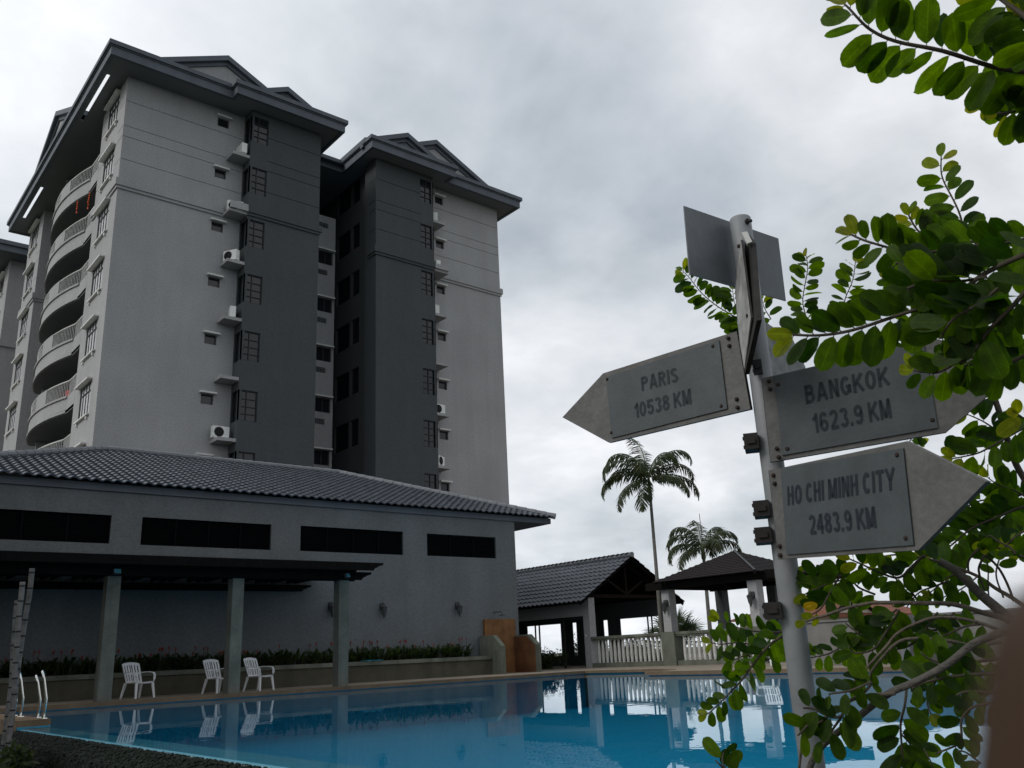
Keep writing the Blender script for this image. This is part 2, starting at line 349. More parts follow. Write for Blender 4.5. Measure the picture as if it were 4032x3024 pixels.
# curb faces round the pool edge (terracotta nosing, a few mm proud of the deck)
mb = MB(); mb.box(3.5, POOL_Y-.06, .018, 20.30, POOL_Y+.28, .106); mb.box(18.24, -6, .018, 18.52, 16.66, .106)
cv = [(18.3,16.7),(18.8,16.75),(19.4,16.9),(19.9,17.3),(20.25,17.9),(20.35,18.6),(20.35,POOL_Y-.07)]
for a, b in zip(cv[:-1], cv[1:]):
    mb.beam((a[0]+.08, a[1]+.02, .071), (b[0]+.08, b[1]+.02, .071), .28, .072)
tag(mb.build('pool_curb', 'curb'), kind='structure')
mb = MB()
mb.box(3.05, -6, -.99, 3.5, 14.88, -.022)
tag(mb.build('overflow_weir', 'ledgetile'), kind='structure')
mb = MB(); mb.box(3.05, 14.884, -.99, 3.5, POOL_Y-.003, .10); tag(mb.build('raised_pool_edge', 'curb'), kind='structure')
mb = MB()
mb.quad((3.503,-5.99,-.965),(20.4,-5.99,-.965),(20.4,POOL_Y,-.965),(3.503,POOL_Y,-.965))
mb.quad((3.503,-5.99,-.965),(3.503,14.88,-.965),(3.503,14.88,-.03),(3.503,-5.99,-.03))
mb.quad((3.503,14.885,-.965),(3.503,POOL_Y-.01,-.965),(3.503,POOL_Y-.01,-.03),(3.503,14.885,-.03))
mb.quad((3.5,POOL_Y-.004,-.965),(20.3,POOL_Y-.004,-.965),(20.3,POOL_Y-.004,-.03),(3.5,POOL_Y-.004,-.03))
mb.quad((18.296,-5.99,-.965),(18.296,16.7,-.965),(18.296,16.7,-.03),(18.296,-5.99,-.03))
for a, b in zip(cv[:-1], cv[1:]): mb.quad((a[0]-.006,a[1]-.006,-.965),(b[0]-.006,b[1]-.006,-.965),(b[0]-.006,b[1]-.006,-.03),(a[0]-.006,a[1]-.006,-.03))
tag(mb.build('pool_basin', 'pooltile'), kind='structure')
mb = MB()
mb.quad((3.5,POOL_Y-.008,-.03),(20.3,POOL_Y-.008,-.03),(20.3,POOL_Y-.008,.016),(3.5,POOL_Y-.008,.016))
mb.quad((18.292,-5.99,-.03),(18.292,16.7,-.03),(18.292,16.7,.016),(18.292,-5.99,.016))
mb.quad((3.5,14.88,-.03),(3.06,14.88,-.03),(3.06,14.88,.012),(3.5,14.88,.012))
for a, b in zip(cv[:-1], cv[1:]): mb.quad((a[0]-.008,a[1]-.008,-.03),(b[0]-.008,b[1]-.008,-.03),(b[0]-.008,b[1]-.008,.016),(a[0]-.008,a[1]-.008,.016))
tag(mb.build('waterline_tiles', 'linertile'), kind='structure')
mb = MB(); mb.quad((3.062,-5.99,0),(20.5,-5.99,0),(20.5,POOL_Y+.02,0),(3.062,POOL_Y+.02,0)); tag(mb.build('pool_water', 'water'), kind='structure')

# overflow wall with wet pebble cladding on the near side
ow = thing('overflow_wall', (2.9, 8, -1.0), 'dark wet pebble-clad overflow wall below the near edge of the pool', 'wall')
def sloped(mb):
    n = 120
    for i in range(n):
        y0 = -6 + 21.2*i/n; y1 = -6 + 21.2*(i+1)/n
        mb.quad((3.052,y0,-.03),(3.052,y1,-.03),(2.80,y1,-.12),(2.80,y0,-.12)); mb.quad((2.80,y0,-.12),(2.80,y1,-.12),(2.62,y1,-.999),(2.62,y0,-.999))
mb = MB(); sloped(mb); mb.build('pebble_face', 'pebble', ow)
mb = MB(); pr_ = random.Random(3)
def blob(mb, c, r, ax, squash=.6):
    n = len(mb.v); q = [(0,0,1),(.8,0,.55),(.25,.76,.55),(-.65,.47,.55),(-.65,-.47,.55),(.25,-.76,.55),(1,.0,0),(.31,.95,0),(-.81,.59,0),(-.81,-.59,0),(.31,-.95,0)]
    for p in q:
        j = 1+pr_.uniform(-.2,.2); mb.v.append(Vector(c) + Vector((p[0]*r*j, p[1]*r*1.5*j, p[2]*r*squash)))
    for k in range(5):
        a, b = 1+k, 1+(k+1) % 5; mb.f.append((n, n+a, n+b)); mb.f.append((n+a, n+a+5, n+b+5, n+b))
for i in range(3600):
    t = pr_.random()**1.4; y = pr_.uniform(5.0, 14.7)
    if t < .5: u = t/.5; x = 3.04 - .24*u; z = -.028 - .09*u
    else: u = (t-.5)/.5; x = 2.80 - .1*u; z = -.12 - .4*u
    blob(mb, (x-.004, y, z), pr_.uniform(.009,.022), None)
y = 5.0
while y < 14.8:
    blob(mb, (3.05+pr_.uniform(-.012,.012), y, -.026), pr_.uniform(.012,.020), None, .8); y += pr_.uniform(.035,.07)
mb.build('pebble_cladding', 'pebble', ow, smooth=True)

# ================================================================== apartment building
FL = 3.015
bld = thing('apartment_building', (21.8, 50, 0), 'tall grey apartment block with dark projecting bays and overhanging hipped eaves behind the clubhouse', 'building')
GR = [27.38, 26.0, 25.42, 24.18]      # horizontal render grooves
def grooves(u0, u1): return [(u0, g-.016, u1, g+.016, .03) for g in GR]
def smallwins(xa, xb): return [(xa, 28.22-FL*k-.50, xb, 28.22-FL*k, ) for k in range(7)]
# light front walls
def hood(mb, x0, x1, Y, z): mb.box(x0-.10, Y-.20, z, x1+.10, Y, z+.085)
wl = MB(); wd = MB()
wallgrid(wl, front(40.0), 9.93, 15.95, -.9, 28.75, smallwins(14.49, 15.09) + grooves(9.93, 15.95))
wallgrid(wl, front(40.35), 27.65, 33.4, -.9, 28.75, smallwins(28.45, 29.05) + grooves(27.65, 33.4))
# dark bays with a window wrapped round the corner
def cw(k): return (28.42-FL*k-1.52, 28.42-FL*k)
def baywall(mb, Y, x0, x1, wx0, wx1, left):
    wallgrid(mb, front(Y), x0, x1, -.9, 28.75, [(wx0, cw(k)[0], wx1, cw(k)[1]) for k in range(7)] + [( (wx1 if left else x0), g-.016, (x1 if left else wx0), g+.016, .03) for g in GR])
baywall(wd, 39.1, 15.95, 19.95, 15.95, 16.91, True)
baywall(wd, 39.4, 23.65, 27.65, 26.71, 27.65, False)
# side returns of the bays
wallgrid(wd, side(15.95), 39.1, 40.0, -.9, 28.75, [(39.1, cw(k)[0], 39.9, cw(k)[1]) for k in range(7)])
wallgrid(wd, lambda u, z, d: (27.65-d, u, z), 39.4, 40.35, -.9, 28.75, [(39.4, cw(k)[0], 40.25, cw(k)[1]) for k in range(7)])
wd.quad((19.95,39.1,-.9),(19.95,43.3,-.9),(19.95,43.3,28.75),(19.95,39.1,28.75))
wallgrid(wd, side(23.65), 39.4, 40.6, -.9, 28.75, grooves(39.4, 40.16))
wd.box(23.65,40.6,-.9,24.0,40.62,28.75)
# left face: two window piers, between them the balcony bay
p1w = [(41.15, cw(k)[0]-.02, 42.95, cw(k)[1]+.02) for k in range(7)]; p2w = [(57.75, cw(k)[0]-.02, 59.7, cw(k)[1]+.02) for k in range(7)]
def gr2(a, b, w0, w1): return [(a, g-.016, w0-.15, g+.016, .03) for g in GR] + [(w1+.15, g-.016, b, g+.016, .03) for g in GR]
wallgrid(wl, side(9.93), 40.0, 44.0, -.9, 28.75, p1w + gr2(40.0, 44.0, 41.0, 43.1), .22)
wallgrid(wl, side(9.93), 56.6, 60.45, -.9, 28.75, p2w + gr2(56.6, 60.45, 57.6, 59.9), .22)
wl.quad((9.93,56.6,-.9),(13.2,56.6,-.9),(13.2,56.6,28.75),(9.93,56.6,28.75))       # near cheek of the second pier
wl.quad((9.93,44.0,-.9),(13.2,44.0,-.9),(13.2,44.0,28.75),(9.93,44.0,28.75))
wl.quad((9.93,60.45,-.9),(33.4,60.45,-.9),(33.4,60.45,28.75),(9.93,60.45,28.75))
wl.quad((33.4,40.35,-.9),(33.4,60.45,-.9),(33.4,60.45,28.75),(33.4,40.35,28.75))
# set-back wall in the recess, with kitchen windows and vents
kz = [24.0-FL*k for k in range(6)]
wallgrid(wl, front(43.3), 19.95, 23.19, -.9, 26.3, [(22.10, z-.84, 23.04, z) for z in kz] + [(22.09, z-1.55, 22.70, z-1.22, .08) for z in kz] + [(22.09, 25.5, 22.70, 25.83, .08)])
wl.box(19.95, 43.302, 26.12, 23.19, 43.5, 26.3)
wl.quad((23.19,43.3,-.9),(23.19,46,-.9),(23.19,46,26.3),(23.19,43.3,26.3))
# inner flank of the right wing
iw = []
for k in range(7):
    s = 27.19-FL*k; iw += [(41.82, s, 42.72, s+1.55), (42.92, s, 44.55, s+1.55)]
wallgrid(wd, side(24.0), 40.62, 47, -.9, 28.75, iw, .12)
wl.build('light_wall', 'stucco', bld); wd.build('dark_wall', 'stucco_dark', bld)
mb = MB(); mb.quad((19.95,47,-.9),(24.0,47,-.9),(24.0,47,28.75),(19.95,47,28.75)); mb.build('recess_wall', 'stucco_dark', bld)
# balcony back walls
mb = MB(); mb.quad((13.2,44,-.9),(13.2,56.6,-.9),(13.2,56.6,28.75),(13.2,44,28.75)); mb.build('balcony_back_wall', 'soffit', bld)
mb = MB(); mb.box(10.05, 51.85, 0, 13.19, 51.98, 28.74); mb.build('balcony_partition', 'stucco', bld)
# string course
cz = [(22.57, 22.72, .07), (22.72, 23.08, .13)]
def course(name, m, *boxes):
    mb = MB()
    for z0, z1, p in cz:
        for f_ in boxes: mb.box(*f_(z0, z1, p))
    mb.build(name, m, bld)
course('string_course', 'stucco', lambda z0,z1,p: (9.93-p,40.0-p,z0,15.04,39.998,z1), lambda z0,z1,p: (9.93-p,39.998,z0,9.929,44.0+p,z1))
course('string_course', 'stucco', lambda z0,z1,p: (9.93-p,56.6-p,z0,9.929,60.45,z1), lambda z0,z1,p: (9.929,56.6-p,z0,13.19,56.599,z1))
course('string_course', 'stucco', lambda z0,z1,p: (28.62,40.35-p,z0,33.4+p,40.348,z1))
course('dark_string_course', 'stucco_dark', lambda z0,z1,p: (15.95,39.1-p,z0,19.95+p,39.098,z1))
course('dark_string_course', 'stucco_dark', lambda z0,z1,p: (23.65-p,39.4-p,z0,27.65,39.398,z1), lambda z0,z1,p: (23.65-p,39.398,z0,23.648,40.16,z1))
# windows: every opening its own part
def win_front(x0, z0, x1, z1, Y, dpt, pane='glass', bars=(), h=None, fr='frame', nm='window'):
    m1 = MB(); m1.quad((x0,Y+dpt,z0),(x1,Y+dpt,z0),(x1,Y+dpt,z1),(x0,Y+dpt,z1)); o = m1.build(nm, pane, bld)
    m2 = MB(); t = .045; yy = Y+dpt-.05
    m2.box(x0,yy,z0,x0+t,yy+.045,z1); m2.box(x1-t,yy,z0,x1,yy+.045,z1); m2.box(x0+t,yy,z0,x1-t,yy+.045,z0+t); m2.box(x0+t,yy,z1-t,x1-t,yy+.045,z1)
    for b in bars:
        if b[0] == 'v': m2.box(b[1]-.02,yy+.002,z0+t,b[1]+.02,yy+.043,z1-t)
        else: m2.box(x0+t,yy+.004,b[1]-.018,x1-t,yy+.041,b[1]+.018)
    m2.build('frame', fr, o)
    if h:
        m3 = MB(); hood(m3, x0, x1, Y, h); m3.build('hood', 'trim', o)
    return o
for k in range(7):
    z = 28.22-FL*k
    win_front(14.49, z-.50, 15.09, z, 40.0, .13, h=z+.02); win_front(28.45, z-.50, 29.05, z, 40.35, .13, h=z+.02)
    a, b = cw(k)
    for (X0, X1, Y, sx, sy1) in ((15.95, 16.91, 39.1, 15.95, 39.9), (26.71, 27.65, 39.4, 27.65, 40.25)):
        o = win_front(X0, a, X1, b, Y, .10, bars=[('v', (X0+X1)/2-.05), ('h', b-.42), ('h', a+.36), ('h', a+.72)], fr='framegrey', nm='corner_window')
        m1 = MB(); d = .10 if sx < 20 else -.10
        m1.quad((sx+d,Y,a),(sx+d,sy1,a),(sx+d,sy1,b),(sx+d,Y,b)); m1.build('side_pane', 'glass', o)
        m2 = MB(); dx = .05 if sx < 20 else -.05
        for yy in (Y+.0, sy1-.05): m2.box(min(sx+dx,sx), yy, a, max(sx+dx,sx), yy+.05, b)
        m2.build('side_frame', 'framegrey', o)
for z in kz:
    win_front(22.10, z-.84, 23.04, z, 43.3, .12, bars=[('v', 22.57)], h=z+.03, nm='kitchen_window')
for z in kz[:]+[24.0+FL]:
    zz = z-1.55 if z < 25 else 25.5
    m1 = MB()
    for i in range(1, 6): m1.box(22.09+.61*i/6-.012, 43.31, zz, 22.09+.61*i/6+.012, 43.35, zz+.33)
    for i in range(1, 3): m1.box(22.09, 43.312, zz+.11*i-.012, 22.70, 43.348, zz+.11*i+.012)
    m1.build('vent_grille', 'stucco_dark', bld)
def win_side(y0, z0, y1, z1, X, dpt, pane='glassbright', sill=True, hd=True, nm='window', cur=False):
    m1 = MB(); m1.quad((X+dpt,y0,z0),(X+dpt,y1,z0),(X+dpt,y1,z1),(X+dpt,y0,z1)); o = m1.build(nm, pane, bld)
    m2 = MB(); t = .04; xx = X+dpt-.055
    m2.box(xx,y0,z0,xx+.05,y0+t,z1); m2.box(xx,y1-t,z0,xx+.05,y1,z1); m2.box(xx,y0+t,z0,xx+.05,y1-t,z0+t); m2.box(xx,y0+t,z1-t,xx+.05,y1-t,z1)
    if hd:
        for i in (1, 2, 3): yv = y0+(y1-y0)*i/4; m2.box(xx+.004,yv-.011,z0+t,xx+.046,yv+.011,z1-t)
        m2.box(xx+.006,y0+t,z1-.41,xx+.044,y1-t,z1-.375)
        pass
    m2.build('frame', 'frame', o)
    if hd:
        m3 = MB(); m3.box(X-.24,y0-.12,z1+.03,X-.002,y1+.22,z1+.10); m3.build('hood', 'trim', o)
        m3 = MB(); m3.box(X-.12,y0-.1,z0-.08,X-.002,y1+.2,z0-.01)
        for yy in (y0+.15, y1-.05): m3.box(X-.09,yy-.06,z0-.24,X-.002,yy+.06,z0-.082)
        m3.build('sill', 'trim', o)
    return o
for k in range(7):
    a, b = cw(k)
    win_side(41.15, a-.02, 42.95, b+.02, 9.93, .07); win_side(57.75, a-.02, 59.7, b+.02, 9.93, .07)
    s = 27.19-FL*k
    for y0, y1 in ((41.82, 42.72), (42.92, 44.55)): win_side(y0, s, y1, s+1.55, 24.0, .10, 'glass', hd=False, nm='flank_window')
mb = MB(); mb.tube([(23.93, 44.9, 0), (23.93, 44.9, 25.3)], .045, 6); mb.tube([(23.93, 45.15, 0), (23.93, 45.15, 22.3)], .04, 6); mb.build('downpipe', 'trim', bld)
# ledges for the condensers
LZ = [26.0-FL*k for k in range(6)]
for k, z in enumerate(LZ):
    if k == 1:
        mb = MB(); mb.box(15.04, 38.97, 22.724, 15.95, 39.09, 23.10); mb.box(15.0, 39.092, 22.58, 15.948, 39.998, 22.71); mb.build('condenser_ledge', 'stucco', bld)
        mb = MB(); mb.box(27.652, 39.27, 22.724, 28.62, 39.39, 23.02); mb.box(27.652, 39.392, 22.58, 28.66, 40.348, 22.71); mb.build('condenser_ledge', 'stucco', bld); continue
    mb = MB(); mb.box(15.05, 39.12, z-.16, 15.948, 39.998, z-.0); mb.build('condenser_ledge', 'stucco', bld)
    mb = MB(); mb.box(27.652, 39.42, z-.20, 28.51, 40.348, z-.04); mb.build('condenser_ledge', 'stucco', bld)
# balconies
import itertools
bY0, bY1, bB = 45.4, 53.1, .60
_c = (bY1-bY0)/2; _R = (_c*_c+bB*bB)/(2*bB); _cx = 9.93-bB+_R; _cy = (bY0+bY1)/2; _th = math.asin(_c/_R)
def arc(t, off=0.0): a = -_th+2*_th*t; return (_cx-(_R+off)*math.cos(a), _cy+(_R+off)*math.sin(a))
def arcband(mb, t0, t1, z0, z1, o_out, o_in, n=28):
    prev = None
    for i in range(n+1):
        t = t0+(t1-t0)*i/n; a = arc(t, o_out); b = arc(t, o_in)
        cur = [(a[0],a[1],z0),(a[0],a[1],z1),(b[0],b[1],z1),(b[0],b[1],z0)]
        if prev:
            for j in range(4): k = (j+1) % 4; mb.quad(prev[j], cur[j], cur[k], prev[k])
        else: mb.quad(*cur)
        prev = cur
    mb.quad(*prev[::-1])
for k in range(6):
    zb = 25.62-2.985*k                       # rail base = top of the low parapet
    bal = bpy.data.objects.new('balcony', None); COL.objects.link(bal); bal.location = (9.93, 49.2, zb-.9); setp(bal, bld)
    mb = MB(); pts = [arc(i/28, -.02) for i in range(29)]
    poly = [(p[0], p[1], zb-.90) for p in pts] + [(13.19, bY1, zb-.90), (13.19, 44.002, zb-.90), (9.93, 44.002, zb-.90), (9.93, bY0, zb-.90)][:]
    mb.prism(poly, (0,0,.16)); mb.build('floor_slab', 'soffit', bal)
    mb = MB()
    arcband(mb, 0, 1, zb-.86, zb-.74, .05, -.10); arcband(mb, 0, 1, zb-.70, zb-.10, .0, -.12); arcband(mb, 0, 1, zb-.10, zb, .07, -.14)
    arcband(mb, .29, .49, zb+.002, zb+.82, .0, -.12)
    for z0, z1, p in ((zb-.86, zb-.74, .05), (zb-.70, zb-.10, 0), (zb-.10, zb, .07)): mb.box(9.93, bY0-p-.002, z0, 9.99, bY0+.12, z1) ; mb.box(9.80+.13, 44.02, z0, 10.05, bY0-p-.004, z1)
    mb.build('parapet', 'stucco', bal)
    def rail(t0, t1, n, corner):
        mb = MB(); P = [arc(t0+(t1-t0)*i/14, -.05) for i in range(15)]
        mb.tube([(p[0], p[1], zb+.80) for p in P], .04, 6)
        for i in range(n+1):
            p = arc(t0+(t1-t0)*i/n, -.05); mb.box(p[0]-.012, p[1]-.012, zb-.01, p[0]+.012, p[1]+.012, zb+.80)
        if corner:
            mb.tube([(9.95, bY0+.03, zb+.80), (9.97, bY0-.1, zb+.80), (9.97, 44.04, zb+.80)], .04, 6)
            for i in range(1, 6): yy = bY0-.24*i; mb.box(9.952, yy-.018, zb-.01, 9.988, yy+.018, zb+.80)
        mb.build('railing', 'trim', bal)
    rail(.0, .29, 15, True); rail(.50, .99, 20, False)
# roof: soffit with two open slots on the left, stepped fascia, gutter, hips and gablets
outl = [(8.73,38.65),(14.7,38.65),(14.7,38.1),(20.9,38.1),(20.9,41.9),(22.83,41.9),(22.83,38.45),(28.7,38.45),(28.7,39.2),(34.45,39.2),(34.45,61.0),(8.73,61.0)]
roof = bpy.data.objects.new('roof', None); COL.objects.link(roof); roof.location = (21.8, 50, 28.75); setp(roof, bld)
def offset(poly, d):
    n = len(poly); out = []
    for i in range(n):
        p0, p1, p2 = (Vector(poly[i-1]), Vector(poly[i]), Vector(poly[(i+1) % n]))
        e1 = (p1-p0).normalized(); e2 = (p2-p1).normalized(); n1 = Vector((e1.y, -e1.x)); n2 = Vector((e2.y, -e2.x)); out.append(p1 + n1*d + n2*d)
    return out
def ring(mb, a, b, z0, z1):
    n = len(a)
    for i in range(n):
        j = (i+1) % n
        for q in (((a[i],z0),(a[j],z0),(a[j],z1),(a[i],z1)), ((b[i],z0),(b[i],z1),(b[j],z1),(b[j],z0)), ((a[i],z1),(a[j],z1),(b[j],z1),(b[i],z1)), ((a[i],z0),(b[i],z0),(b[j],z0),(a[j],z0))):
            mb.quad(*[(p[0], p[1], z) for p, z in q])
mb = MB(); ring(mb, outl, offset(outl, -.18), 28.70, 29.14); ring(mb, offset(outl, .05), offset(outl, -.16), 29.14, 29.20); ring(mb, offset(outl, .13), offset(outl, -.2), 29.202, 29.43); mb.build('fascia', 'fascia', roof)
mb = MB()
def slab(x0, y0, x1, y1): mb.box(x0, y0, 28.76, x1, y1, 28.86)
XS = (8.9, 9.06, 9.24, 9.95)
slab(XS[0], 38.82, 9.06, 60.8); slab(9.24, 38.82, 9.95, 60.8)
for y0, y1 in ((38.82,40.45),(45.25,53.75),(58.65,60.8)): slab(9.06, y0, 9.24, y1)
slab(9.95, 38.82, 14.86, 40.02); slab(14.86, 38.27, 20.73, 40.02); slab(9.95, 40.02, 13.3, 60.8); slab(19.9, 40.02, 20.73, 43); slab(19.9, 43, 24.1, 60.8); slab(20.73, 42.0, 22.98, 43)
slab(22.98, 38.63, 28.53, 40.4); slab(28.53, 39.37, 34.28, 40.4); slab(22.98, 40.4, 24.2, 43); slab(33.2, 40.4, 34.28, 60.8); slab(13.3, 40.02, 19.9, 41)
mb.build('soffit', 'soffit', roof)
mb = MB()
def hip(x0, y0, x1, y1, z, k):
    r = min(x1-x0, y1-y0)/2; zt = z+r*k; a = [(x0,y0,z),(x1,y0,z),(x1,y1,z),(x0,y1,z)]
    if x1-x0 > y1-y0: e = [(x0+r,(y0+y1)/2,zt),(x1-r,(y0+y1)/2,zt)]; mb.quad(a[0],a[1],e[1],e[0]); mb.quad(a[2],a[3],e[0],e[1]); mb.quad(a[1],a[2],e[1]); mb.quad(a[3],a[0],e[0])
    else: e = [((x0+x1)/2,y0+r,zt),((x0+x1)/2,y1-r,zt)]; mb.quad(a[1],a[2],e[1],e[0]); mb.quad(a[3],a[0],e[0],e[1]); mb.quad(a[0],a[1],e[0]); mb.quad(a[2],a[3],e[1])
hip(9.5, 41.6, 33.9, 60.7, 29.0, .30); hip(9.5, 39.3, 20.6, 56, 29.0, .30); hip(23.1, 39.9, 33.8, 56, 29.0, .30)
mb.build('roof_covering', 'roofsheet', roof)
def gablet(ax, Y, zt, hw, zb, axis='x', deep=6, panel='fascia'):
    s = (zt-zb)/hw; g = bpy.data.objects.new('gablet', None); COL.objects.link(g); g.location = (ax, Y, zb) if axis == 'x' else (Y, ax, zb); setp(g, roof)
    def pt(u, d, z): return (u, Y+d, z) if axis == 'x' else (Y+d, u, z)
    mb = MB()
    t = .42; o = .20
    for sg in (-1, 1):
        mb.prism([pt(ax, -o, zt), pt(ax+sg*hw, -o, zb), pt(ax+sg*(hw-.0), -o, zb-.30), pt(ax, -o, zt-.30)], Vector(pt(ax, deep-o, 0))-Vector(pt(ax, -o, 0))-Vector((0,0,0)))
        mb.prism([pt(ax, -.0, zt-.302), pt(ax+sg*hw, -.0, zb-.302), pt(ax+sg*hw, -.0, zb-.52), pt(ax, -.0, zt-.52)], Vector(pt(0, .3, 0))-Vector(pt(0, 0, 0)))
    mb.build('gable_roof', 'fascia', g)
    mb = MB(); mb.prism([pt(ax, .1, zt-.45), pt(ax+hw, .1, zb-.45), pt(ax-hw, .1, zb-.45)], Vector(pt(0, .12, 0))-Vector(pt(0, 0, 0))); mb.build('gable_panel', panel, g)
gablet(14.86, 40.2, 32.2, 5.2, 29.7, panel='stucco'); gablet(17.93, 39.3, 31.0, 3.0, 29.55); gablet(25.68, 39.25, 31.0, 3.0, 29.55)
gablet(28.55, 40.35, 32.15, 5.6, 29.5, panel='stucco'); gablet(50.25, 8.95, 31.95, 4.35, 29.87, 'y', panel='stucco')

# neighbouring block at the far left
nb = thing('apartment_building', (20, 76, 0), 'second grey apartment block mostly hidden behind the tall one at the left edge', 'building')
mb = MB(); nw = [(68.2, cw(k)[0]+.3, 70.2, cw(k)[1]+.3) for k in range(7)]
wallgrid(mb, side(9.93), 66.7, 72, -.9, 29.2, nw, .2); mb.quad((9.93,66.7,-.9),(33,66.7,-.9),(33,66.7,29.2),(9.93,66.7,29.2)); mb.quad((9.93,72,-.9),(9.93,95,-.9),(9.93,95,29.2),(9.93,72,29.2)); mb.build('wall', 'stucco', nb)
mb = MB(); mb.box(9.8,66.56,22.7,33,66.699,23.2); mb.box(9.8,66.7,22.7,9.929,72,23.2); mb.build('string_course', 'stucco', nb)
mb = MB(); mb.box(8.6,65.2,29.2,35,96,29.65); mb.box(8.45,65.05,29.652,35.2,96.1,29.95); mb.build('eaves', 'fascia', nb)
bld_keep = bld; bld = nb
for h_ in nw: win_side(h_[0], h_[1], h_[2], h_[3], 9.93, .18)
bld = bld_keep

# condensers on the ledges (things of their own)
acp = thing('air_conditioner', (0,0,0), '', 'air conditioner', 'air conditioner units on the tower ledges')
mb = MB(); mb.box(-.39,-.14,.05,.39,.14,.60); mb.box(-.33,-.12,0,-.25,.12,.05); mb.box(.25,-.12,0,.33,.12,.05); mb.build('casing', 'acw', acp)
mb = MB()
for r_ in (.06,.12,.18,.225):
    mb.tube([(-.1+r_*math.cos(t*math.pi/9), -.15, .325+r_*math.sin(t*math.pi/9)) for t in range(19)], .007, 4, False)
for t in range(6): a = t*math.pi/3; mb.tube([(-.1,-.15,.325),(-.1+.23*math.cos(a),-.15,.325+.23*math.sin(a))], .006, 4)
mb.build('fan_grille', 'framegrey', acp)
mb = MB(); mb.lathe([(.235,0),(.235,.004)], (0,0,0), 20)
mb.v = [Vector((v.x-.1, -.141-v.z, v.y+.325)) for v in mb.v]; mb.build('fan_opening', 'black', acp)
ac_list = [((15.62,39.45,26.0), R(90), 'white air conditioner on the uppermost ledge of the left dark bay, end-on'),
 ((15.45,39.5,22.72), R(-15), 'white air conditioner half hidden behind the banded ledge of the left dark bay'),
 ((15.42,39.55,20.0-.015), R(-60), 'white air conditioner with a loop of black hose on a left ledge under the band'),
 ((15.62,39.6,26.0-3*FL), R(75), 'white air conditioner on the third ledge up the left dark bay, side panel showing'),
 ((15.35,39.6,26.0-5*FL), R(0), 'white air conditioner with its grille to the front on the lowest left ledge'),
 ((28.1,39.9,25.96), R(60), 'white air conditioner with barred end on the uppermost ledge of the right bay'),
 ((28.0,39.75,22.72), R(80), 'white air conditioner standing on the banded ledge of the right bay'),
 ((27.95,40.0,25.96-2*FL), R(90), 'small white air conditioner on the right bay ledge next below the band'),
 ((28.05,39.85,25.96-4*FL), R(5), 'white air conditioner with round fan facing out on a lower right bay ledge'),
 ((28.05,39.85,25.96-5*FL), R(30), 'white air conditioner on the lowest visible ledge of the right bay')]
for i, (p, rz, lb) in enumerate(ac_list):
    if i == 0: acp.location = p; acp.rotation_euler.z = rz; acp['label'] = lb
    else: copy_tree(acp, p, rz, lb)
# the hose
mb = MB(); mb.tube([(15.55,39.42,20.45),(15.62,39.36,20.62),(15.72,39.34,20.60),(15.75,39.35,20.45),(15.68,39.4,20.2),(15.66,39.45,20.02)], .028, 6); tag(mb.build('drain_hose', 'black'), 'black hose looping beside an air conditioner on the left bay', 'hose')
# hanging lantern strings and red pails on the balconies
def lantern(x, y, z, n, lb):
    mb = MB(); r_ = random.Random(n); mb.tube([(x,y,z),(x,y,z-.13*n-.1)], .006, 4)
    for i in range(n): mb.lathe([(.01,-.05),(.035,-.03),(.042,0),(.035,.03),(.01,.05)], (x+r_.uniform(-.02,.02), y, z-.12-.13*i), 8)
    mb.lathe([(.03,0),(.035,-.12)], (x,y,z-.12-.13*n), 6); tag(mb.build('lantern_string', 'orange'), lb, 'decoration', 'orange lantern strings under the top balcony')
lantern(9.85, 45.0, 24.66, 6, 'longer string of orange lanterns hanging under the top balcony, nearer the corner'); lantern(9.62, 46.3, 24.66, 4, 'shorter string of orange lanterns hanging under the top balcony, farther along')
def pail(x, y, z, r0, h, lb):
    mb = MB(); mb.lathe([(r0*.75,0),(r0,h),(r0*1.06,h),(r0*1.06,h+.02),(r0*.9,h+.02),(r0*.7,.02)], (x,y,z), 14); tag(mb.build('pail', 'red'), lb, 'pail')
zb5 = 25.62-2.985*4
pail(10.12, 45.75, zb5-.74, .2, 1.1, 'tall red plastic tub behind the railing of the second lowest balcony'); pail(9.92, 46.9, zb5-.74, .13, .86, 'small red pail behind the balusters of the second lowest balcony')

# ================================================================== clubhouse
club = thing('clubhouse', (12, 30, .1), 'long low pale clubhouse with grey tiled hip roof and black louvred windows beside the pool', 'clubhouse')
CWY = 24.8
cws = [(2.6,3.95,6.81,4.70),(7.6,3.95,11.33,4.70),(12.27,3.96,15.94,4.72),(16.88,3.97,19.83,4.71)]
mb = MB(); wallgrid(mb, front(CWY), 1.0, 20.72, .1, 5.42, cws, .14); mb.quad((20.72,CWY,.1),(20.72,36.6,.1),(20.72,36.6,5.42),(20.72,CWY,5.42)); mb.quad((1.0,CWY,.1),(1.0,36.6,.1),(1.0,36.6,5.42),(1.0,CWY,5.42)); mb.quad((1,36.6,.1),(20.72,36.6,.1),(20.72,36.6,5.42),(1,36.6,5.42))
mb.build('wall', 'club', club)
for x0, z0, x1, z1 in cws:
    mb = MB(); mb.quad((x0,CWY+.13,z0),(x1,CWY+.13,z0),(x1,CWY+.13,z1),(x0,CWY+.13,z1)); o = mb.build('louvred_window', 'black', club)
    mb = MB(); z = z0+.02
    while z < z1-.03:
        mb.obox(((x0+x1)/2, CWY+.085, z+.02), Vector(((x1-x0)/2-.002,0,0)), Vector((0,.034,.018)), Vector((0,-.002,.004))); z += .058
    n = max(2, int((x1-x0)/.9))
    for i in range(1, n): xx = x0+(x1-x0)*i/n; mb.box(xx-.02,CWY+.04,z0+.002,xx+.02,CWY+.12,z1-.002)
    mb.build('louvres', 'louvre', o)
EZ, EY, RY, RX1, RX0 = 5.56, 24.52, 30.72, 16.75, 8.05
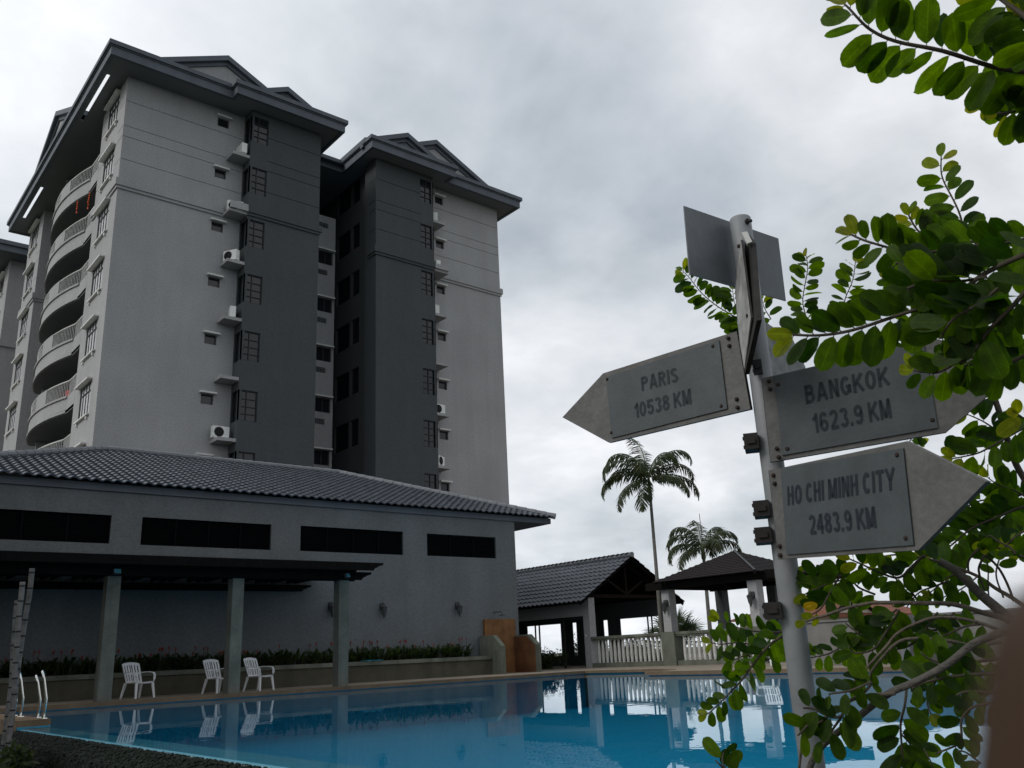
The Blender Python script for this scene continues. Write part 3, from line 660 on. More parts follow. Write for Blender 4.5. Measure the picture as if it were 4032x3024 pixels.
CX1 = 22.48; CX0 = 1.85
mb = MB(); mb.box(1.0-.9, 24.74, 5.33, 22.47, 24.796, 5.53); mb.box(22.42, 24.797, 5.33, 22.47, 37, 5.53); mb.build('fascia', 'fascia', club)
mb = MB(); mb.box(20.721, 24.80, 5.345, 22.418, 36.9, 5.40); mb.build('soffit', 'soffit', club)
RZ = 7.83; K = (RZ-EZ)/(RY-EY)
def tile_roof(name, P0, U, V, ul, vl, col, row, clips, parent, m='tile', h=.05, step=.035, seg=6):
    P0 = Vector(P0); U = Vector(U).normalized(); V = Vector(V).normalized(); Nn = U.cross(V).normalized()
    if Nn.z < 0: Nn = -Nn
    mb = MB(); nc = int(math.ceil(ul/col)); nr = int(math.ceil(vl/row)); js = random.Random(5)
    prof = [h*max(0.0, math.sin(math.pi*min(1, (i/seg)/.72)))**.8 if i/seg <= .72 else -.004*math.sin(math.pi*((i/seg)-.72)/.28) for i in range(seg)]
    us = []
    for c in range(nc):
        for i in range(seg): us.append(((c+i/seg)*col, prof[i]))
    us.append((nc*col, 0)); n = len(us)
    for r_ in range(nr):
        base = len(mb.v); jit = [js.uniform(-.006,.006) for _ in range(nc+1)]
        for e, (vv, st) in enumerate(((r_*row, step), ((r_+1)*row, 0.0))):
            for i, (u, hh) in enumerate(us):
                mb.v.append(P0 + U*u + V*(vv + (jit[min(i//seg, nc)] if e == 0 else 0)) + Nn*(hh+st))
        # lip below the lower edge
        lip = len(mb.v)
        for i, (u, hh) in enumerate(us): mb.v.append(P0 + U*u + V*(r_*row + jit[min(i//seg, nc)]) + Nn*(hh+step-.038))
        for i in range(n-1):
            mb.f.append((base+i, base+i+1, base+n+i+1, base+n+i)); mb.f.append((lip+i, lip+i+1, base+i+1, base+i))
    me = bpy.data.meshes.new(name); me.from_pydata([tuple(v) for v in mb.v], [], mb.f)
    bm = bmesh.new(); bm.from_mesh(me)
    for pc, pn in clips:
        bmesh.ops.bisect_plane(bm, geom=bm.verts[:]+bm.edges[:]+bm.faces[:], plane_co=pc, plane_no=pn, clear_outer=True)
    bm.to_mesh(me); bm.free(); me.materials.append(M[m]); o = bpy.data.objects.new(name, me); COL.objects.link(o); setp(o, parent); return o
vl = math.hypot(RY-EY, RZ-EZ)
tile_roof('tiled_roof', (CX0, EY, EZ-.03), (1,0,0), (0, RY-EY, RZ-EZ), CX1-CX0, vl, .27, .315, [((CX1, EY, 0), (1, (CX1-RX1)/(RY-EY), 0)), ((CX0, EY, 0), (-1, (RX0-CX0)/(RY-EY), 0))], club)
mb = MB(); mb.quad((CX1,EY,EZ),(CX1,2*RY-EY,EZ),(RX1,RY,RZ)); mb.quad((CX0,2*RY-EY,EZ),(CX0,EY,EZ),(RX0,RY,RZ)); mb.quad((CX1,2*RY-EY,EZ),(CX0,2*RY-EY,EZ),(RX0,RY,RZ),(RX1,RY,RZ)); mb.build('roof_slope', 'tile', club)
def caps(name, a, b, parent, rr=.11, ln=.38):
    a = Vector(a); b = Vector(b); d = b-a; n = max(1, int(d.length/ln)); mb = MB()
    for i in range(n):
        p = a+d*(i/n); q = a+d*((i+1.06)/n); mb.tube([p, q], [rr*1.08, rr*.92], 10)
    return mb.build(name, 'tilecap', parent, smooth=False)
caps('hip_cap', (CX1+.03,EY-.02,EZ+.02), (RX1,RY,RZ+.03), club); caps('ridge_cap', (RX1,RY,RZ+.03), (RX0,RY,RZ+.03), club); caps('hip_cap', (CX0,EY,EZ+.03), (RX0,RY,RZ+.03), club)

# wall lanterns
def wall_lamp(name):
    t = thing(name, (0,0,0), '', 'wall lamp', 'iron wall lanterns round the pool')
    mb = MB(); mb.lathe([(.055,-.1),(.07,-.05),(.07,.05),(.05,.11)], (0,-.012,.06), 10); mb.tube([(0,-.02,.10),(0,-.09,.17),(0,-.16,.15),(0,-.17,.10)], .014, 6); mb.build('bracket', 'lampmetal', t)
    mb = MB(); mb.lathe([(.115,.03),(.05,.085),(.03,.12),(.012,.15)], (0,-.17,.0), 8); mb.lathe([(.012,-.30),(.03,-.24),(.05,-.2)], (0,-.17,.0), 8)
    for a in range(6): c_, s_ = math.cos(a*math.pi/3), math.sin(a*math.pi/3); mb.tube([(.10*c_,-.17+.10*s_,.03),(.055*c_,-.17+.055*s_,-.2)], .009, 4)
    mb.build('lantern_frame', 'lampmetal', t)
    mb = MB(); mb.lathe([(.092,.028),(.048,-.195)], (0,-.17,0), 6); mb.build('lantern_glass', 'lampglass', t)
    return t
wl0 = wall_lamp('wall_lamp'); wl0.location = (15.1, CWY, 2.26); wl0['label'] = 'iron wall lantern on the clubhouse wall near the pergola end'
copy_tree(wl0, (18.03, CWY, 2.28), 0, 'iron wall lantern on the clubhouse wall nearest the shower')
copy_tree(wl0, (13.30, CWY, 2.28), 0, 'iron wall lantern mostly hidden behind the right pergola post')
copy_tree(wl0, (24.0, 20.72, 2.08), R(-90), 'iron wall lantern on the left gazebo column')
copy_tree(wl0, (23.88, 17.1, 2.08), R(-90), 'iron wall lantern on the right gazebo column')

# ================================================================== planter and its plants
pl = thing('planter', (11.5, 24.3, .1), 'long low brown planter wall with concrete coping along the clubhouse', 'planter')
mb = MB(); mb.box(2.0, 24.06, .1, 18.98, 24.20, .575); mb.build('planter_wall', 'planter', pl)
mb = MB(); mb.box(2.0, 24.0, .577, 19.0, 24.24, .69); mb.build('coping', 'mossy', pl)
mb = MB(); mb.quad((2,24.2,.60),(18.98,24.2,.60),(18.98,24.79,.60),(2,24.79,.60)); mb.build('soil', 'soil', pl)
def blade(mb, base, d, side_, L, W, droop, n=5, fold=.25):
    d = d.normalized(); up = Vector((0,0,1)); pts = []
    p = Vector(base); dirv = d.copy()
    for i in range(n+1):
        t = i/n; wv = W*math.sin(math.pi*min(1, .12+t*.88))**.8*(1 if t < .97 else .05); pts.append((p.copy(), wv)); dirv = (dirv - up*droop/n).normalized(); p += dirv*(L/n)
    s_ = side_.normalized(); nn = dirv.cross(s_).normalized()
    n0 = len(mb.v)
    for p, wv in pts: mb.v += [p - s_*wv + nn*wv*fold, p, p + s_*wv + nn*wv*fold]
    for i in range(n):
        a = n0+3*i; mb.f += [(a, a+1, a+4, a+3), (a+1, a+2, a+5, a+4)]
def canna(seed, flower):
    r_ = random.Random(seed); t = thing('flowering_plant', (0,0,0), '', 'plant', 'leafy plants in the clubhouse planter')
    mb = MB(); ml = MB()
    for s in range(r_.randint(4,6)):
        bx, by = r_.uniform(-.14,.14), r_.uniform(-.1,.1); hh = r_.uniform(.18,.40)
        mb.tube([(bx,by,0),(bx+r_.uniform(-.05,.05),by,hh)], .009, 5)
        for k in range(r_.randint(4,6)):
            a = r_.uniform(0, 2*math.pi); el = r_.uniform(.7,1.8); d = Vector((math.cos(a), math.sin(a)*.8, el)); z = hh*r_.uniform(.1,1)
            blade(ml, (bx,by,z), d, Vector((-math.sin(a), math.cos(a), 0)), r_.uniform(.20,.36), r_.uniform(.024,.042), r_.uniform(.3,1.2))
    mb.build('stem', 'twig', t); ml.build('leaves', 'plantleaf', t)
    if flower:
        mf = MB(); mb = MB()
        for s in range(flower):
            bx, by = r_.uniform(-.15,.15), r_.uniform(-.1,.1); hh = r_.uniform(.44,.62); mb.tube([(bx,by,.1),(bx+.02,by,hh)], .006, 4)
            for k in range(7):
                a = r_.uniform(0, 6.28); blade(mf, (bx+.02,by,hh-.02+.012*k), Vector((math.cos(a)*.6, math.sin(a)*.6, 1)), Vector((-math.sin(a), math.cos(a), 0)), .075, .014, .3, 3)
        mb.build('flower_stalk', 'twig', t); mf.build('flower', 'petal', t)
    return t
protos = [canna(1,0), canna(2,1), canna(3,1), canna(4,0), canna(5,0), canna(6,1)]
LB = ['leafy green plant without flowers in the long planter', 'leafy green plant carrying red flower spikes in the long planter']
used = set(); pr2 = random.Random(11); x = 2.3
while x < 18.2:
    i = pr2.randrange(6); o = protos[i]; lb = LB[0] if i in (0,3,4) else LB[1]
    for row in range(2):
        loc = (x+pr2.uniform(-.05,.05)+row*.12, 24.36+row*.22+pr2.uniform(-.04,.04), .60); rz = pr2.uniform(0,6.28)
        if i not in used: used.add(i); o.location = loc; o.rotation_euler.z = rz; o['label'] = lb
        else: copy_tree(o, loc, rz, lb)
        i = pr2.randrange(6); o = protos[i]; lb = LB[0] if i in (0,3,4) else LB[1]
    x += pr2.uniform(.20,.30)
# a cloth left on the coping
mb = MB(); n0 = 0
for i in range(9):
    for j in range(4):
        mb.v.append(Vector((14.0+.085*i+.02*math.sin(j*2), 23.985+.075*j, .700+.018*math.sin(i*1.9+j)+.012)))
for i in range(8):
    for j in range(3): a = i*4+j; mb.f.append((a, a+4, a+5, a+1))
o = mb.build('cloth', 'cyan', smooth=True); sm = o.modifiers.new('thick', 'SOLIDIFY'); sm.thickness = .015; tag(o, 'crumpled cyan cloth lying on the planter coping', 'cloth')

# shower
sh = thing('shower', (19.9, 24.4, .1), 'outdoor shower of orange stone with two low clipped side walls at the clubhouse corner', 'shower')
mb = MB(); mb.box(19.13, 24.70, .1, 20.49, 24.796, 1.885); mb.build('back_panel', 'stone', sh)
def wing(x0, x1, m):
    mb = MB(); prof = [(23.55,.1),(24.698,.1),(24.698,1.335),(23.98,1.335),(23.55,.985)]
    mb.prism([(x0,y,z) for y, z in prof], (x1-x0,0,0)); return mb.build('side_wall', m, sh)
wing(18.88, 19.06, 'mossy'); wing(20.40, 20.60, 'mossy')
mb = MB(); mb.box(20.392, 23.60, .1, 20.398, 24.69, .97); mb.prism([(20.392,23.6,.972),(20.392,24.69,.972),(20.392,24.69,1.28),(20.392,24.03,1.28)], (.006,0,0)); mb.build('stone_facing', 'stonedark', sh)
mb = MB(); mb.tube([(19.63,24.79,2.12),(19.63,24.5,2.12),(19.64,24.40,2.115),(19.64,24.38,2.02)], .014, 8); mb.lathe([(.11,0),(.11,.015),(.02,.03)], (19.64,24.38,1.99), 16); mb.lathe([(.035,0),(.035,.01)], (19.63,24.785,2.115), 10); mb.build('shower_head', 'lampmetal', sh)
mb = MB(); mb.tube([(19.69,24.70,1.22),(19.69,24.65,1.22)], .03, 8); mb.build('tap', 'steel', sh)

# ================================================================== pergola
pg = thing('pergola', (9, 22.9, .1), 'dark timber pergola on concrete posts between the pool and the clubhouse', 'pergola')
for x in (5.88, 8.78, 11.69): 
    mb = MB(); mb.box(x, 21.3, .1, x+.29, 21.60, 2.78); mb.build('post', 'conc', pg)
def shaped(x0, x1, Y, th, z0, z1, e):       # beam along X with a carved right end
    h = z1-z0; mb.prism([(x0,Y,z0),(x1-.30,Y,z0),(x1-.26,Y,z0+h*.30),(x1-.20,Y,z0+h*.38),(x1-.14,Y,z0+h*.55),(x1-.02,Y,z0+h*.72),(x1,Y,z0+h*.9),(x1,Y,z1),(x0,Y,z1)], (0,th,0))
mb = MB(); shaped(1.5, 12.62, 21.22, .07, 2.785, 2.99, 0); mb.build('front_beam', 'wood', pg)
mb = MB(); shaped(1.5, 12.62, 21.61, .07, 2.785, 2.99, 0); mb.build('front_beam', 'wood', pg)
mb = MB(); shaped(1.5, 12.55, 24.55, .10, 2.75, 2.93, 0); mb.build('wall_beam', 'wood', pg)
ras = []; x = 2.05
pat = [.24, .24, .5]
i = 0
while x < 12.3: ras.append(x); x += pat[i % 3]; i += 1
for x in ras:
    mb = MB(); prof = [(20.85,3.10),(20.85,3.17),(24.78,3.17),(24.78,2.99),(21.25,2.99),(21.15,3.04),(21.02,3.06)]
    mb.prism([(x,y,z) for y, z in prof], (.06,0,0)); mb.build('rafter', 'wood', pg)
for i in range(29):
    Y = 20.86+.135*i; mb = MB(); mb.box(1.5, Y, 3.172, 12.74-.02*(i % 2), Y+.105, 3.198); mb.build('batten', 'wood', pg)
mb = MB(); shaped(1.5, 12.74, 20.80, .045, 2.995, 3.20, 0); mb.build('edge_beam', 'wood', pg)
fl = thing('floodlight', (0,0,0), '', 'floodlight', 'floodlights on the pergola beam')
mb = MB(); mb.box(-.08,-.05,-.055,.08,.02,.06); mb.box(-.015,.02,-.02,.015,.07,.02); mb.build('housing', 'lampmetal', fl)
mb = MB(); mb.quad((-.07,-.052,-.047),(.07,-.052,-.047),(.07,-.052,.05),(-.07,-.052,.05)); mb.build('lens', 'flood', fl)
fl.location = (6.02, 21.15, 2.85); fl.rotation_euler.x = R(-20); fl['label'] = 'small blue-lensed floodlight above the left visible pergola post'
copy_tree(fl, (11.82, 21.15, 2.87), R(18), 'small blue-lensed floodlight above the rightmost pergola post, at the carved beam end')

# ================================================================== plastic chairs
def make_chair():
    t = thing('plastic_chair', (0,0,0), '', 'chair', 'white plastic chairs round the pool')
    # local: faces -Y, seat .42 m
    def backpt(u, v): # u across -1..1, v up 0..1
        wv = .235+.03*v-.05*max(0, v-.8); return Vector((u*wv, .20+.20*v+.045*(1-u*u)*0+.05*(u*u)*-1*.6, .37+.52*v - .035*u*u*(v**3)))
    mb = MB()
    us = [-1,-.78,-.62,-.44,-.32,-.14,-.02+.02,.14,.32,.44,.62,.78,1]
    vs = [0,.10,.42,.50,.86,1.0]
    gaps_u = {(1,2),(3,4),(5,6),(6,7),(8,9),(10,11)}
    def sheet(fn, us, vs, hole):
        for i in range(len(us)-1):
            for j in range(len(vs)-1):
                if hole(i, j): continue
                mb.quad(fn(us[i],vs[j]), fn(us[i+1],vs[j]), fn(us[i+1],vs[j+1]), fn(us[i],vs[j+1]))
    uu = [-1,-.80,-.68,-.48,-.36,-.16,-.04,.04,.16,.36,.48,.68,.80,1]
    hole_cols = {1,3,5,7,9,11}
    sheet(backpt, uu, vs, lambda i, j: i in hole_cols and j in (1,3))
    o = mb.build('backrest', 'white', t, smooth=False); m_ = o.modifiers.new('t','SOLIDIFY'); m_.thickness = .014
    mb = MB()
    def seatpt(u, v): return Vector((u*(.235+.02*v), .21-.47*v, .37+.025*v-.03*(1-u*u)*(1-abs(v-.5))-.03*max(0, v-.85)*6))
    sheet(seatpt, uu, [0,.10,.35,.45,.75,.88,1], lambda i, j: i in hole_cols and j in (1,3))
    o = mb.build('seat', 'white', t); m_ = o.modifiers.new('t','SOLIDIFY'); m_.thickness = .016
    for s in (-1, 1):
        mb = MB(); pts = [(s*.245,.27,.62),(s*.275,.12,.635),(s*.285,-.06,.63),(s*.28,-.20,.61),(s*.272,-.255,.55),(s*.262,-.26,.45),(s*.255,-.25,.40)]
        for a, b in zip(pts[:-1], pts[1:]): mb.beam(a, b, .055, .018)
        mb.build('armrest', 'white', t)
        for y0, y1 in ((-.235,-.285),(.19,.30)):
            mb = MB(); n = len(mb.v)
            a = Vector((s*.235,y0,.385)); b = Vector((s*.275,y1,0)); 
            mb.prism([a+Vector((-.035,-.012,0)), a+Vector((.035,-.012,0)), a+Vector((.035,.03,0)), a+Vector((-.035,.03,0))], b-a)
            k = len(mb.v)//2
            mb.v[k:] = [b+(v-b)*.62 for v in mb.v[k:]]
            mb.build('leg', 'white', t)
    return t
ch = make_chair(); ch.scale = (.92,.92,.92)
ch.location = (7.12, 22.55, .1); ch.rotation_euler.z = R(20); ch['label'] = 'white slatted plastic armchair beside the left visible pergola post'
def gp(q): p = on(q, 'Z', .1); return (p.x, p.y, .1)
copy_tree(ch, (9.05, 22.55, .1), R(18), 'white slatted plastic armchair half hidden by the middle pergola post')
copy_tree(ch, (10.05, 22.4, .1), R(24), 'white slatted plastic armchair just right of the middle pergola post')
copy_tree(ch, (21.5, 15.25, .1), R(-75), 'white plastic armchair on the far deck below the gazebo, nearer the balustrade')
copy_tree(ch, (21.6, 14.2, .1), R(-95), 'white plastic armchair on the far deck, close behind the signpost foliage')

# pool ladder rails: slim hoops set in the raised edge
hr = [((3.40,16.35), .66, 'steel ladder hoop farther along the raised pool edge, the taller of its pair'), ((3.44,17.0), .58, 'steel ladder hoop farther along the raised pool edge, the lower of its pair'),
      ((3.44,15.05), .66, 'steel ladder hoop at the near tip of the raised pool edge'), ((3.46,15.5), .60, 'steel ladder hoop near the tip of the raised pool edge, the lower of its pair')]
for (x, y), h, lb in hr:
    o = thing('handrail', (x, y, .1), lb, 'handrail', 'steel ladder hoops at the pool edge'); lx = -.085
    mb = MB(); mb.tube([(x,y,.1),(x+.01,y,.1+h*.42),(x+lx*.6,y,.1+h*.85),(x+lx,y+.02,.1+h),(x+lx+.02,y+.08,.1+h*1.02),(x+lx+.05,y+.15,.1+h*.96),(x+.05,y+.22,.1+h*.42),(x+.04,y+.24,.09)], .015, 8); mb.build('rail', 'steel', o, smooth=True)
    mb = MB(); mb.lathe([(.05,.001),(.045,.012)], (x,y,.1), 12); mb.build('foot_plate', 'steel', o)

# ================================================================== pavilion with gable roof
pv = thing('pavilion', (26.3, 28, .1), 'open pavilion with grey tiled gable roof and dark timber truss beyond the pool', 'pavilion')
PX0, PX1, PY0, PYE = 24.0, 28.5, 24.59, 34.5
mb = MB(); wallgrid(mb, lambda u, z, d: (PX0+d, u, z), PY0, PYE, .1, 2.62, [(24.92,.1,32.6,1.97)], .16); wallgrid(mb, lambda u, z, d: (PX0+.32-d, u, z), PY0, PYE, .1, 2.62, [(24.92,.1,32.6,1.97)], .16)
mb.quad((PX0,PY0,.1),(PX0+.32,PY0,.1),(PX0+.32,PY0,2.62),(PX0,PY0,2.62)); mb.build('near_wall', 'stucco', pv)
fo = [(25.15,.52,25.70,1.95),(25.79,.52,27.54,1.95),(28.09,.52,28.56,1.95),(29.2,.52,29.5,1.95),(30.07,.52,30.55,1.95),(31.12,.52,32.83,1.95),(32.95,.52,33.75,1.95)]
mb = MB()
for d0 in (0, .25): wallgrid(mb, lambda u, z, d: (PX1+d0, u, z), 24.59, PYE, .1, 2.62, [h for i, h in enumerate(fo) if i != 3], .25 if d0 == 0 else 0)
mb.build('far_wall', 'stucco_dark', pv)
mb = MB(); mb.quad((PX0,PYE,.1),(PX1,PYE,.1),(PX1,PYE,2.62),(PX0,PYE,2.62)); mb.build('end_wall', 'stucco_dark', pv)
mb = MB()
mb.box(24.06, 24.925, 1.86, 24.14, 32.6, 1.968); mb.box(24.06, 24.925, .1, 24.14, 25.02, 1.858); mb.box(24.07,26.1,.1,24.13,26.2,1.858); mb.box(24.07,29.6,.1,24.13,29.7,1.858)
mb.build('door_frame', 'black', pv)
mb = MB(); mb.box(23.988, 25.2, 1.22, 23.998, 25.27, 1.29); mb.v = [v+Vector((0,-.42,0)) for v in mb.v]; mb.build('light_switch', 'white', pv)
EVX0, EVX1, EVZ, APX, APZ, GY, GY1 = 23.3, 29.2, 2.44, 26.26, 4.22, 24.26, 35.0
sl_ = math.hypot(APX-EVX0, APZ-EVZ)
tile_roof('tiled_slope', (EVX0, GY, EVZ), (0,1,0), (APX-EVX0,0,APZ-EVZ), GY1-GY, sl_, .26, .33, [], pv)
tile_roof('tiled_slope', (EVX1, GY, EVZ), (0,1,0), (APX-EVX1,0,APZ-EVZ), GY1-GY, sl_, .26, .33, [], pv)
caps('ridge_cap', (APX,GY-.02,APZ+.05), (APX,GY1,APZ+.05), pv, .10, .36)
mb = MB()
for X in (EVX0, EVX1): mb.quad((X,GY+.03,EVZ-.06),(X,GY1,EVZ-.06),(APX,GY1,APZ-.06),(APX,GY+.03,APZ-.06))
mb.build('dark_lining_sheet', 'wood', pv)
mb = MB()
for X in (EVX0, EVX1): mb.beam((X,GY+.10,EVZ-.05), (APX,GY+.10,APZ-.05), .05, .16)
mb.build('barge_board', 'wood', pv)
for Y in (24.75, 27.2, 29.7, 32.2):
    mb = MB(); mb.beam((PX0+.05,Y,2.69),(PX1+.2,Y,2.69),.10,.14); mb.beam((APX,Y,2.76),(APX,Y,4.05),.10,.10, Vector((0,1,0)))
    for sg in (-1,1): mb.beam((APX+sg*.06,Y,2.80),(APX+sg*1.15,Y,3.38),.08,.09); mb.beam((PX0-.5 if sg<0 else PX1+.5,Y,EVZ+.03),(APX,Y,APZ-.17),.08,.13)
    mb.build('truss', 'wood2' if Y < 25 else 'wood', pv)

# balustrade between the columns
bs = thing('balustrade', (24.15, 22.5, .1), 'pale concrete balustrade section between the pavilion and the left gazebo column', 'balustrade', 'balustrade sections along the far deck')
prof = [(.055,0),(.055,.03),(.04,.05),(.055,.075),(.055,.095),(.05,.11),(.062,.25),(.052,.5),(.042,.68),(.038,.74),(.05,.76),(.05,.785),(.04,.80),(.05,.82),(.05,.86)]
def baluster(loc, parent, me=[None]):
    if me[0] is None:
        mb = MB(); mb.lathe(prof, (0,0,0), 8); o = mb.build('baluster', 'stucco_bal', None, smooth=True); me[0] = o.data; o.location = loc; setp(o, parent); return o
    o = bpy.data.objects.new('baluster', me[0]); COL.objects.link(o); o.location = loc; setp(o, parent); return o
M['stucco_bal'] = mat('baluster_paint', (.50, .50, .47), .85, .15, 6, .1, 60, stain=.2)
mb = MB(); mb.box(24.0,21.1,1.10,24.28,24.585,1.19); mb.box(24.03,21.1,1.05,24.25,24.585,1.098); mb.build('top_rail', 'mossy', bs)
mb = MB(); mb.box(24.0,21.1,.1,24.28,24.585,.255); mb.build('plinth', 'mossy', bs)
for i in range(16): baluster((24.14, 21.25+.205*i, .256), bs)
bs2 = thing('balustrade', (24.15, 18.5, .1), 'pale concrete balustrade section partly behind leaves right of the left gazebo column', 'balustrade', 'balustrade sections along the far deck')
mb = MB(); mb.box(24.0,17.42,1.10,24.28,20.5,1.19); mb.box(24.03,17.42,1.05,24.25,20.5,1.098); mb.build('top_rail', 'mossy', bs2)
mb = MB(); mb.box(24.0,17.42,.1,24.28,20.5,.255); mb.build('plinth', 'mossy', bs2)
for i in range(14): baluster((24.14, 17.58+.205*i, .256), bs2)

# ================================================================== gazebo
gz = thing('gazebo', (25.6, 19, .1), 'gazebo with dark slatted pyramid roof on pale concrete columns beyond the pool', 'gazebo')
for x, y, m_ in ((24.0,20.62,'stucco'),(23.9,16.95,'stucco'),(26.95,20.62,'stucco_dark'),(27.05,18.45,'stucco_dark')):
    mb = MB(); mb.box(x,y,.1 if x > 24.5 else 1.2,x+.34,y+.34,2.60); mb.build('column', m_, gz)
    if x < 24.5: mb = MB(); mb.box(x-.06,y-.12,.1,x+.42,y+.47,1.198); mb.build('pedestal', 'mossy', gz)
mb = MB(); mb.box(23.82,15.8,2.602,24.02,21.5,2.86); mb.build('beam', 'wood', gz)
mb = MB(); mb.box(27.1,15.8,2.602,27.3,21.3,2.86); mb.build('beam', 'wood', gz)
mb = MB(); mb.box(24.022,20.66,2.604,27.098,20.86,2.84); mb.build('beam', 'wood', gz)
mb = MB(); mb.box(24.022,17.0,2.604,27.098,17.2,2.84); mb.build('beam', 'wood', gz)
AP = Vector((25.3,18.68,3.74)); gc = [Vector(v) for v in ((23.35,16.55,2.83),(27.3,16.55,2.83),(27.3,20.75,2.83),(23.35,20.75,2.83))]
mb = MB(); nS = 14
for f_ in range(4):
    a, b = gc[f_], gc[(f_+1) % 4]
    for i in range(nS):
        t = (i+.35)/nS; p = a.lerp(AP, t); q = b.lerp(AP, t)
        if (q-p).length < .12: continue
        inw = (AP-(a+b)/2).normalized(); d = (q-p).normalized(); nn = d.cross(inw).normalized()
        mb.obox((p+q)/2+nn*.0, d*((q-p).length/2), inw*.054, nn*.014)
mb.build('slatted_roof', 'slat', gz)
mb = MB()
for f_ in range(4):
    a, b = gc[f_], gc[(f_+1) % 4]; dn = Vector((0,0,-.07)); mb.quad(a.lerp(AP,.16)+dn, b.lerp(AP,.16)+dn, AP+dn)
mb.build('dark_lining_sheet', 'wood', gz)  # dark sheet added under the slats so the gaps look black with shade
for c in gc:
    mb = MB(); mb.beam(c-(AP-c)*.02+Vector((0,0,-.05)), AP+Vector((0,0,-.04)), .06, .09); mb.build('hip_rafter', 'wood2', gz)
mb = MB(); mb.beam(gc[0]+Vector((0,0,.035)), AP+Vector((0,0,.03)), .075, .02); mb.build('hip_batten', 'framegrey', gz)

# boundary wall and the house behind it
bw = thing('boundary_wall', (20.6, 8, .1), 'plain grey rendered boundary wall along the right side of the pool', 'wall')
mb = MB(); mb.box(20.4,-3,.1,20.62,13.4,1.12); mb.build('wall', 'greywall', bw)
mb = MB(); mb.box(20.36,-3,1.122,20.66,13.44,1.17); mb.build('coping', 'greywall', bw)
mb = MB(); mb.box(18.31,9.45,.1,20.36,9.65,1.12); mb.build('return_wall', 'greywall', bw)
ho = thing('house', (53, 31, -1), 'house with red clay roof and pale half-timbered gable beyond the boundary wall', 'house')
mb = MB(); mb.box(48.5,29.5,-1,60,36,2.15); mb.build('wall', 'housewall', ho)
mb = MB(); mb.prism([(49.0,29.3,2.2),(53.2,29.3,2.2),(50.6,29.3,3.1)], (0,.2,0)); mb.build('gable', 'housewall', ho)
mb = MB()
for a, b in (((48.6,29.2,2.15),(50.6,29.2,3.15)),((53.4,29.2,2.1),(50.6,29.2,3.15))): mb.beam(a, b, .25, .10)
mb.beam((50.6,29.25,2.2),(50.6,29.25,3.1),.08,.08,Vector((0,1,0))); mb.beam((49.6,29.25,2.6),(51.9,29.25,2.6),.08,.08); mb.build('gable_timbers', 'wood2', ho)
mb = MB(); mb.quad((48,29.1,2.05),(61,29.1,2.05),(60,33,3.25),(50.6,33,3.25)); mb.quad((48,29.1,2.05),(48,37,2.05),(50.6,33,3.25)); mb.quad((61,29.1,2.05),(61,37,2.05),(60,33,3.25)); mb.box(47.9,28.9,1.93,61.1,29.3,2.10); mb.build('roof', 'redroof', ho)

# ================================================================== vegetation beyond
def frond(ml, mr, base, az, el, L, curl, n=16, leaf=.45, seed=0, side_tw=0.0):
    r_ = random.Random(seed); p = Vector(base); d = Vector((math.cos(az)*math.cos(el), math.sin(az)*math.cos(el), math.sin(el))); st = []
    hz = Vector((-math.sin(az), math.cos(az), 0))
    pitch = el
    for i in range(n+1):
        st.append((p.copy(), d.copy())); pitch -= curl/n*(.25+2.3*(i/n)**1.6)
        d = Vector((math.cos(az)*math.cos(pitch), math.sin(az)*math.cos(pitch), math.sin(pitch))); p += d*(L/n)
    mr.tube([s[0] for s in st], [.022*(1-.8*i/n)+.004 for i in range(n+1)], 5)
    for i in range(3, n*3):
        t = i/(n*3); k = min(int(t*n), n-1); f_ = t*n-k; q = st[k][0].lerp(st[k+1][0], f_); dd = st[k][1]; up = hz.cross(dd).normalized()
        ll = leaf*(math.sin(math.pi*(.18+.80*t))**.7)*r_.uniform(.85,1.1)
        for s in (-1, 1):
            v = (hz*s*.85 + dd*.55 - up*.0 + up*r_.uniform(.05,.75)).normalized(); w_ = dd.cross(v).normalized()
            blade(ml, q, v, (dd - v*dd.dot(v)), ll, .023, r_.uniform(.5,1.2), 3, .15)
def palm(name, px_base, px_top, Dh, rb, rt, shaft, fr, label, L, leaf, az0):
    d0 = ray(px_base); k0 = Dh/math.hypot(d0.x, d0.y); d1 = ray(px_top); k1 = Dh/math.hypot(d1.x, d1.y)
    b = CAM+d0*k0; t = CAM+d1*k1; o = thing(name, (b.x, b.y, -1), label, 'palm tree')
    foot = b+(b-t)*((b.z+1)/(t.z-b.z))*-1 if False else Vector((b.x, b.y, -1.0))
    mb = MB(); pts = [foot.lerp(t, i/14) for i in range(15)]; mb.tube(pts, [rb*(1-i/14)+rt*(i/14) for i in range(15)], 10); mb.build('trunk', 'palmtrunk', o, smooth=True)
    mb = MB(); top = t+Vector((0,0,shaft)); mb.tube([t, t+Vector((0,0,.08)), t+Vector((0,0,shaft*.5)), top], [rt*1.05, rt*1.5, rt*1.35, rt*.7], 10); mb.build('crown_shaft', 'shaft', o, smooth=True)
    ml = MB(); mr = MB()
    for i, (a, e, l_, c_) in enumerate(fr): frond(ml, mr, top-Vector((0,0,.05)), az0+R(a), R(e), L*l_, c_, 16, leaf, i+1)
    mr.build('frond_stem', 'shaft', o); ml.build('fronds', 'palmleaf', o)
    return o
right_az = math.atan2(CX.y, CX.x)
palm('palm_tree', PT(690,1640), PT(640,885), 33, .085, .055, .95,
     [(2,12,1.0,1.9),(8,42,1.05,2.9),(-22,62,1.0,2.7),(178,20,1.0,2.2),(186,50,1.08,3.1),(165,70,1.0,2.9),(206,-12,.9,1.5),(-35,2,.85,1.6),(110,80,1.0,1.3),(25,74,.95,3.0),(-110,45,.8,2.4),(150,40,.9,2.4),(240,-35,.75,.8)],
     'tall slender palm with drooping fronds rising before the pavilion roof', 2.45, .60, right_az)
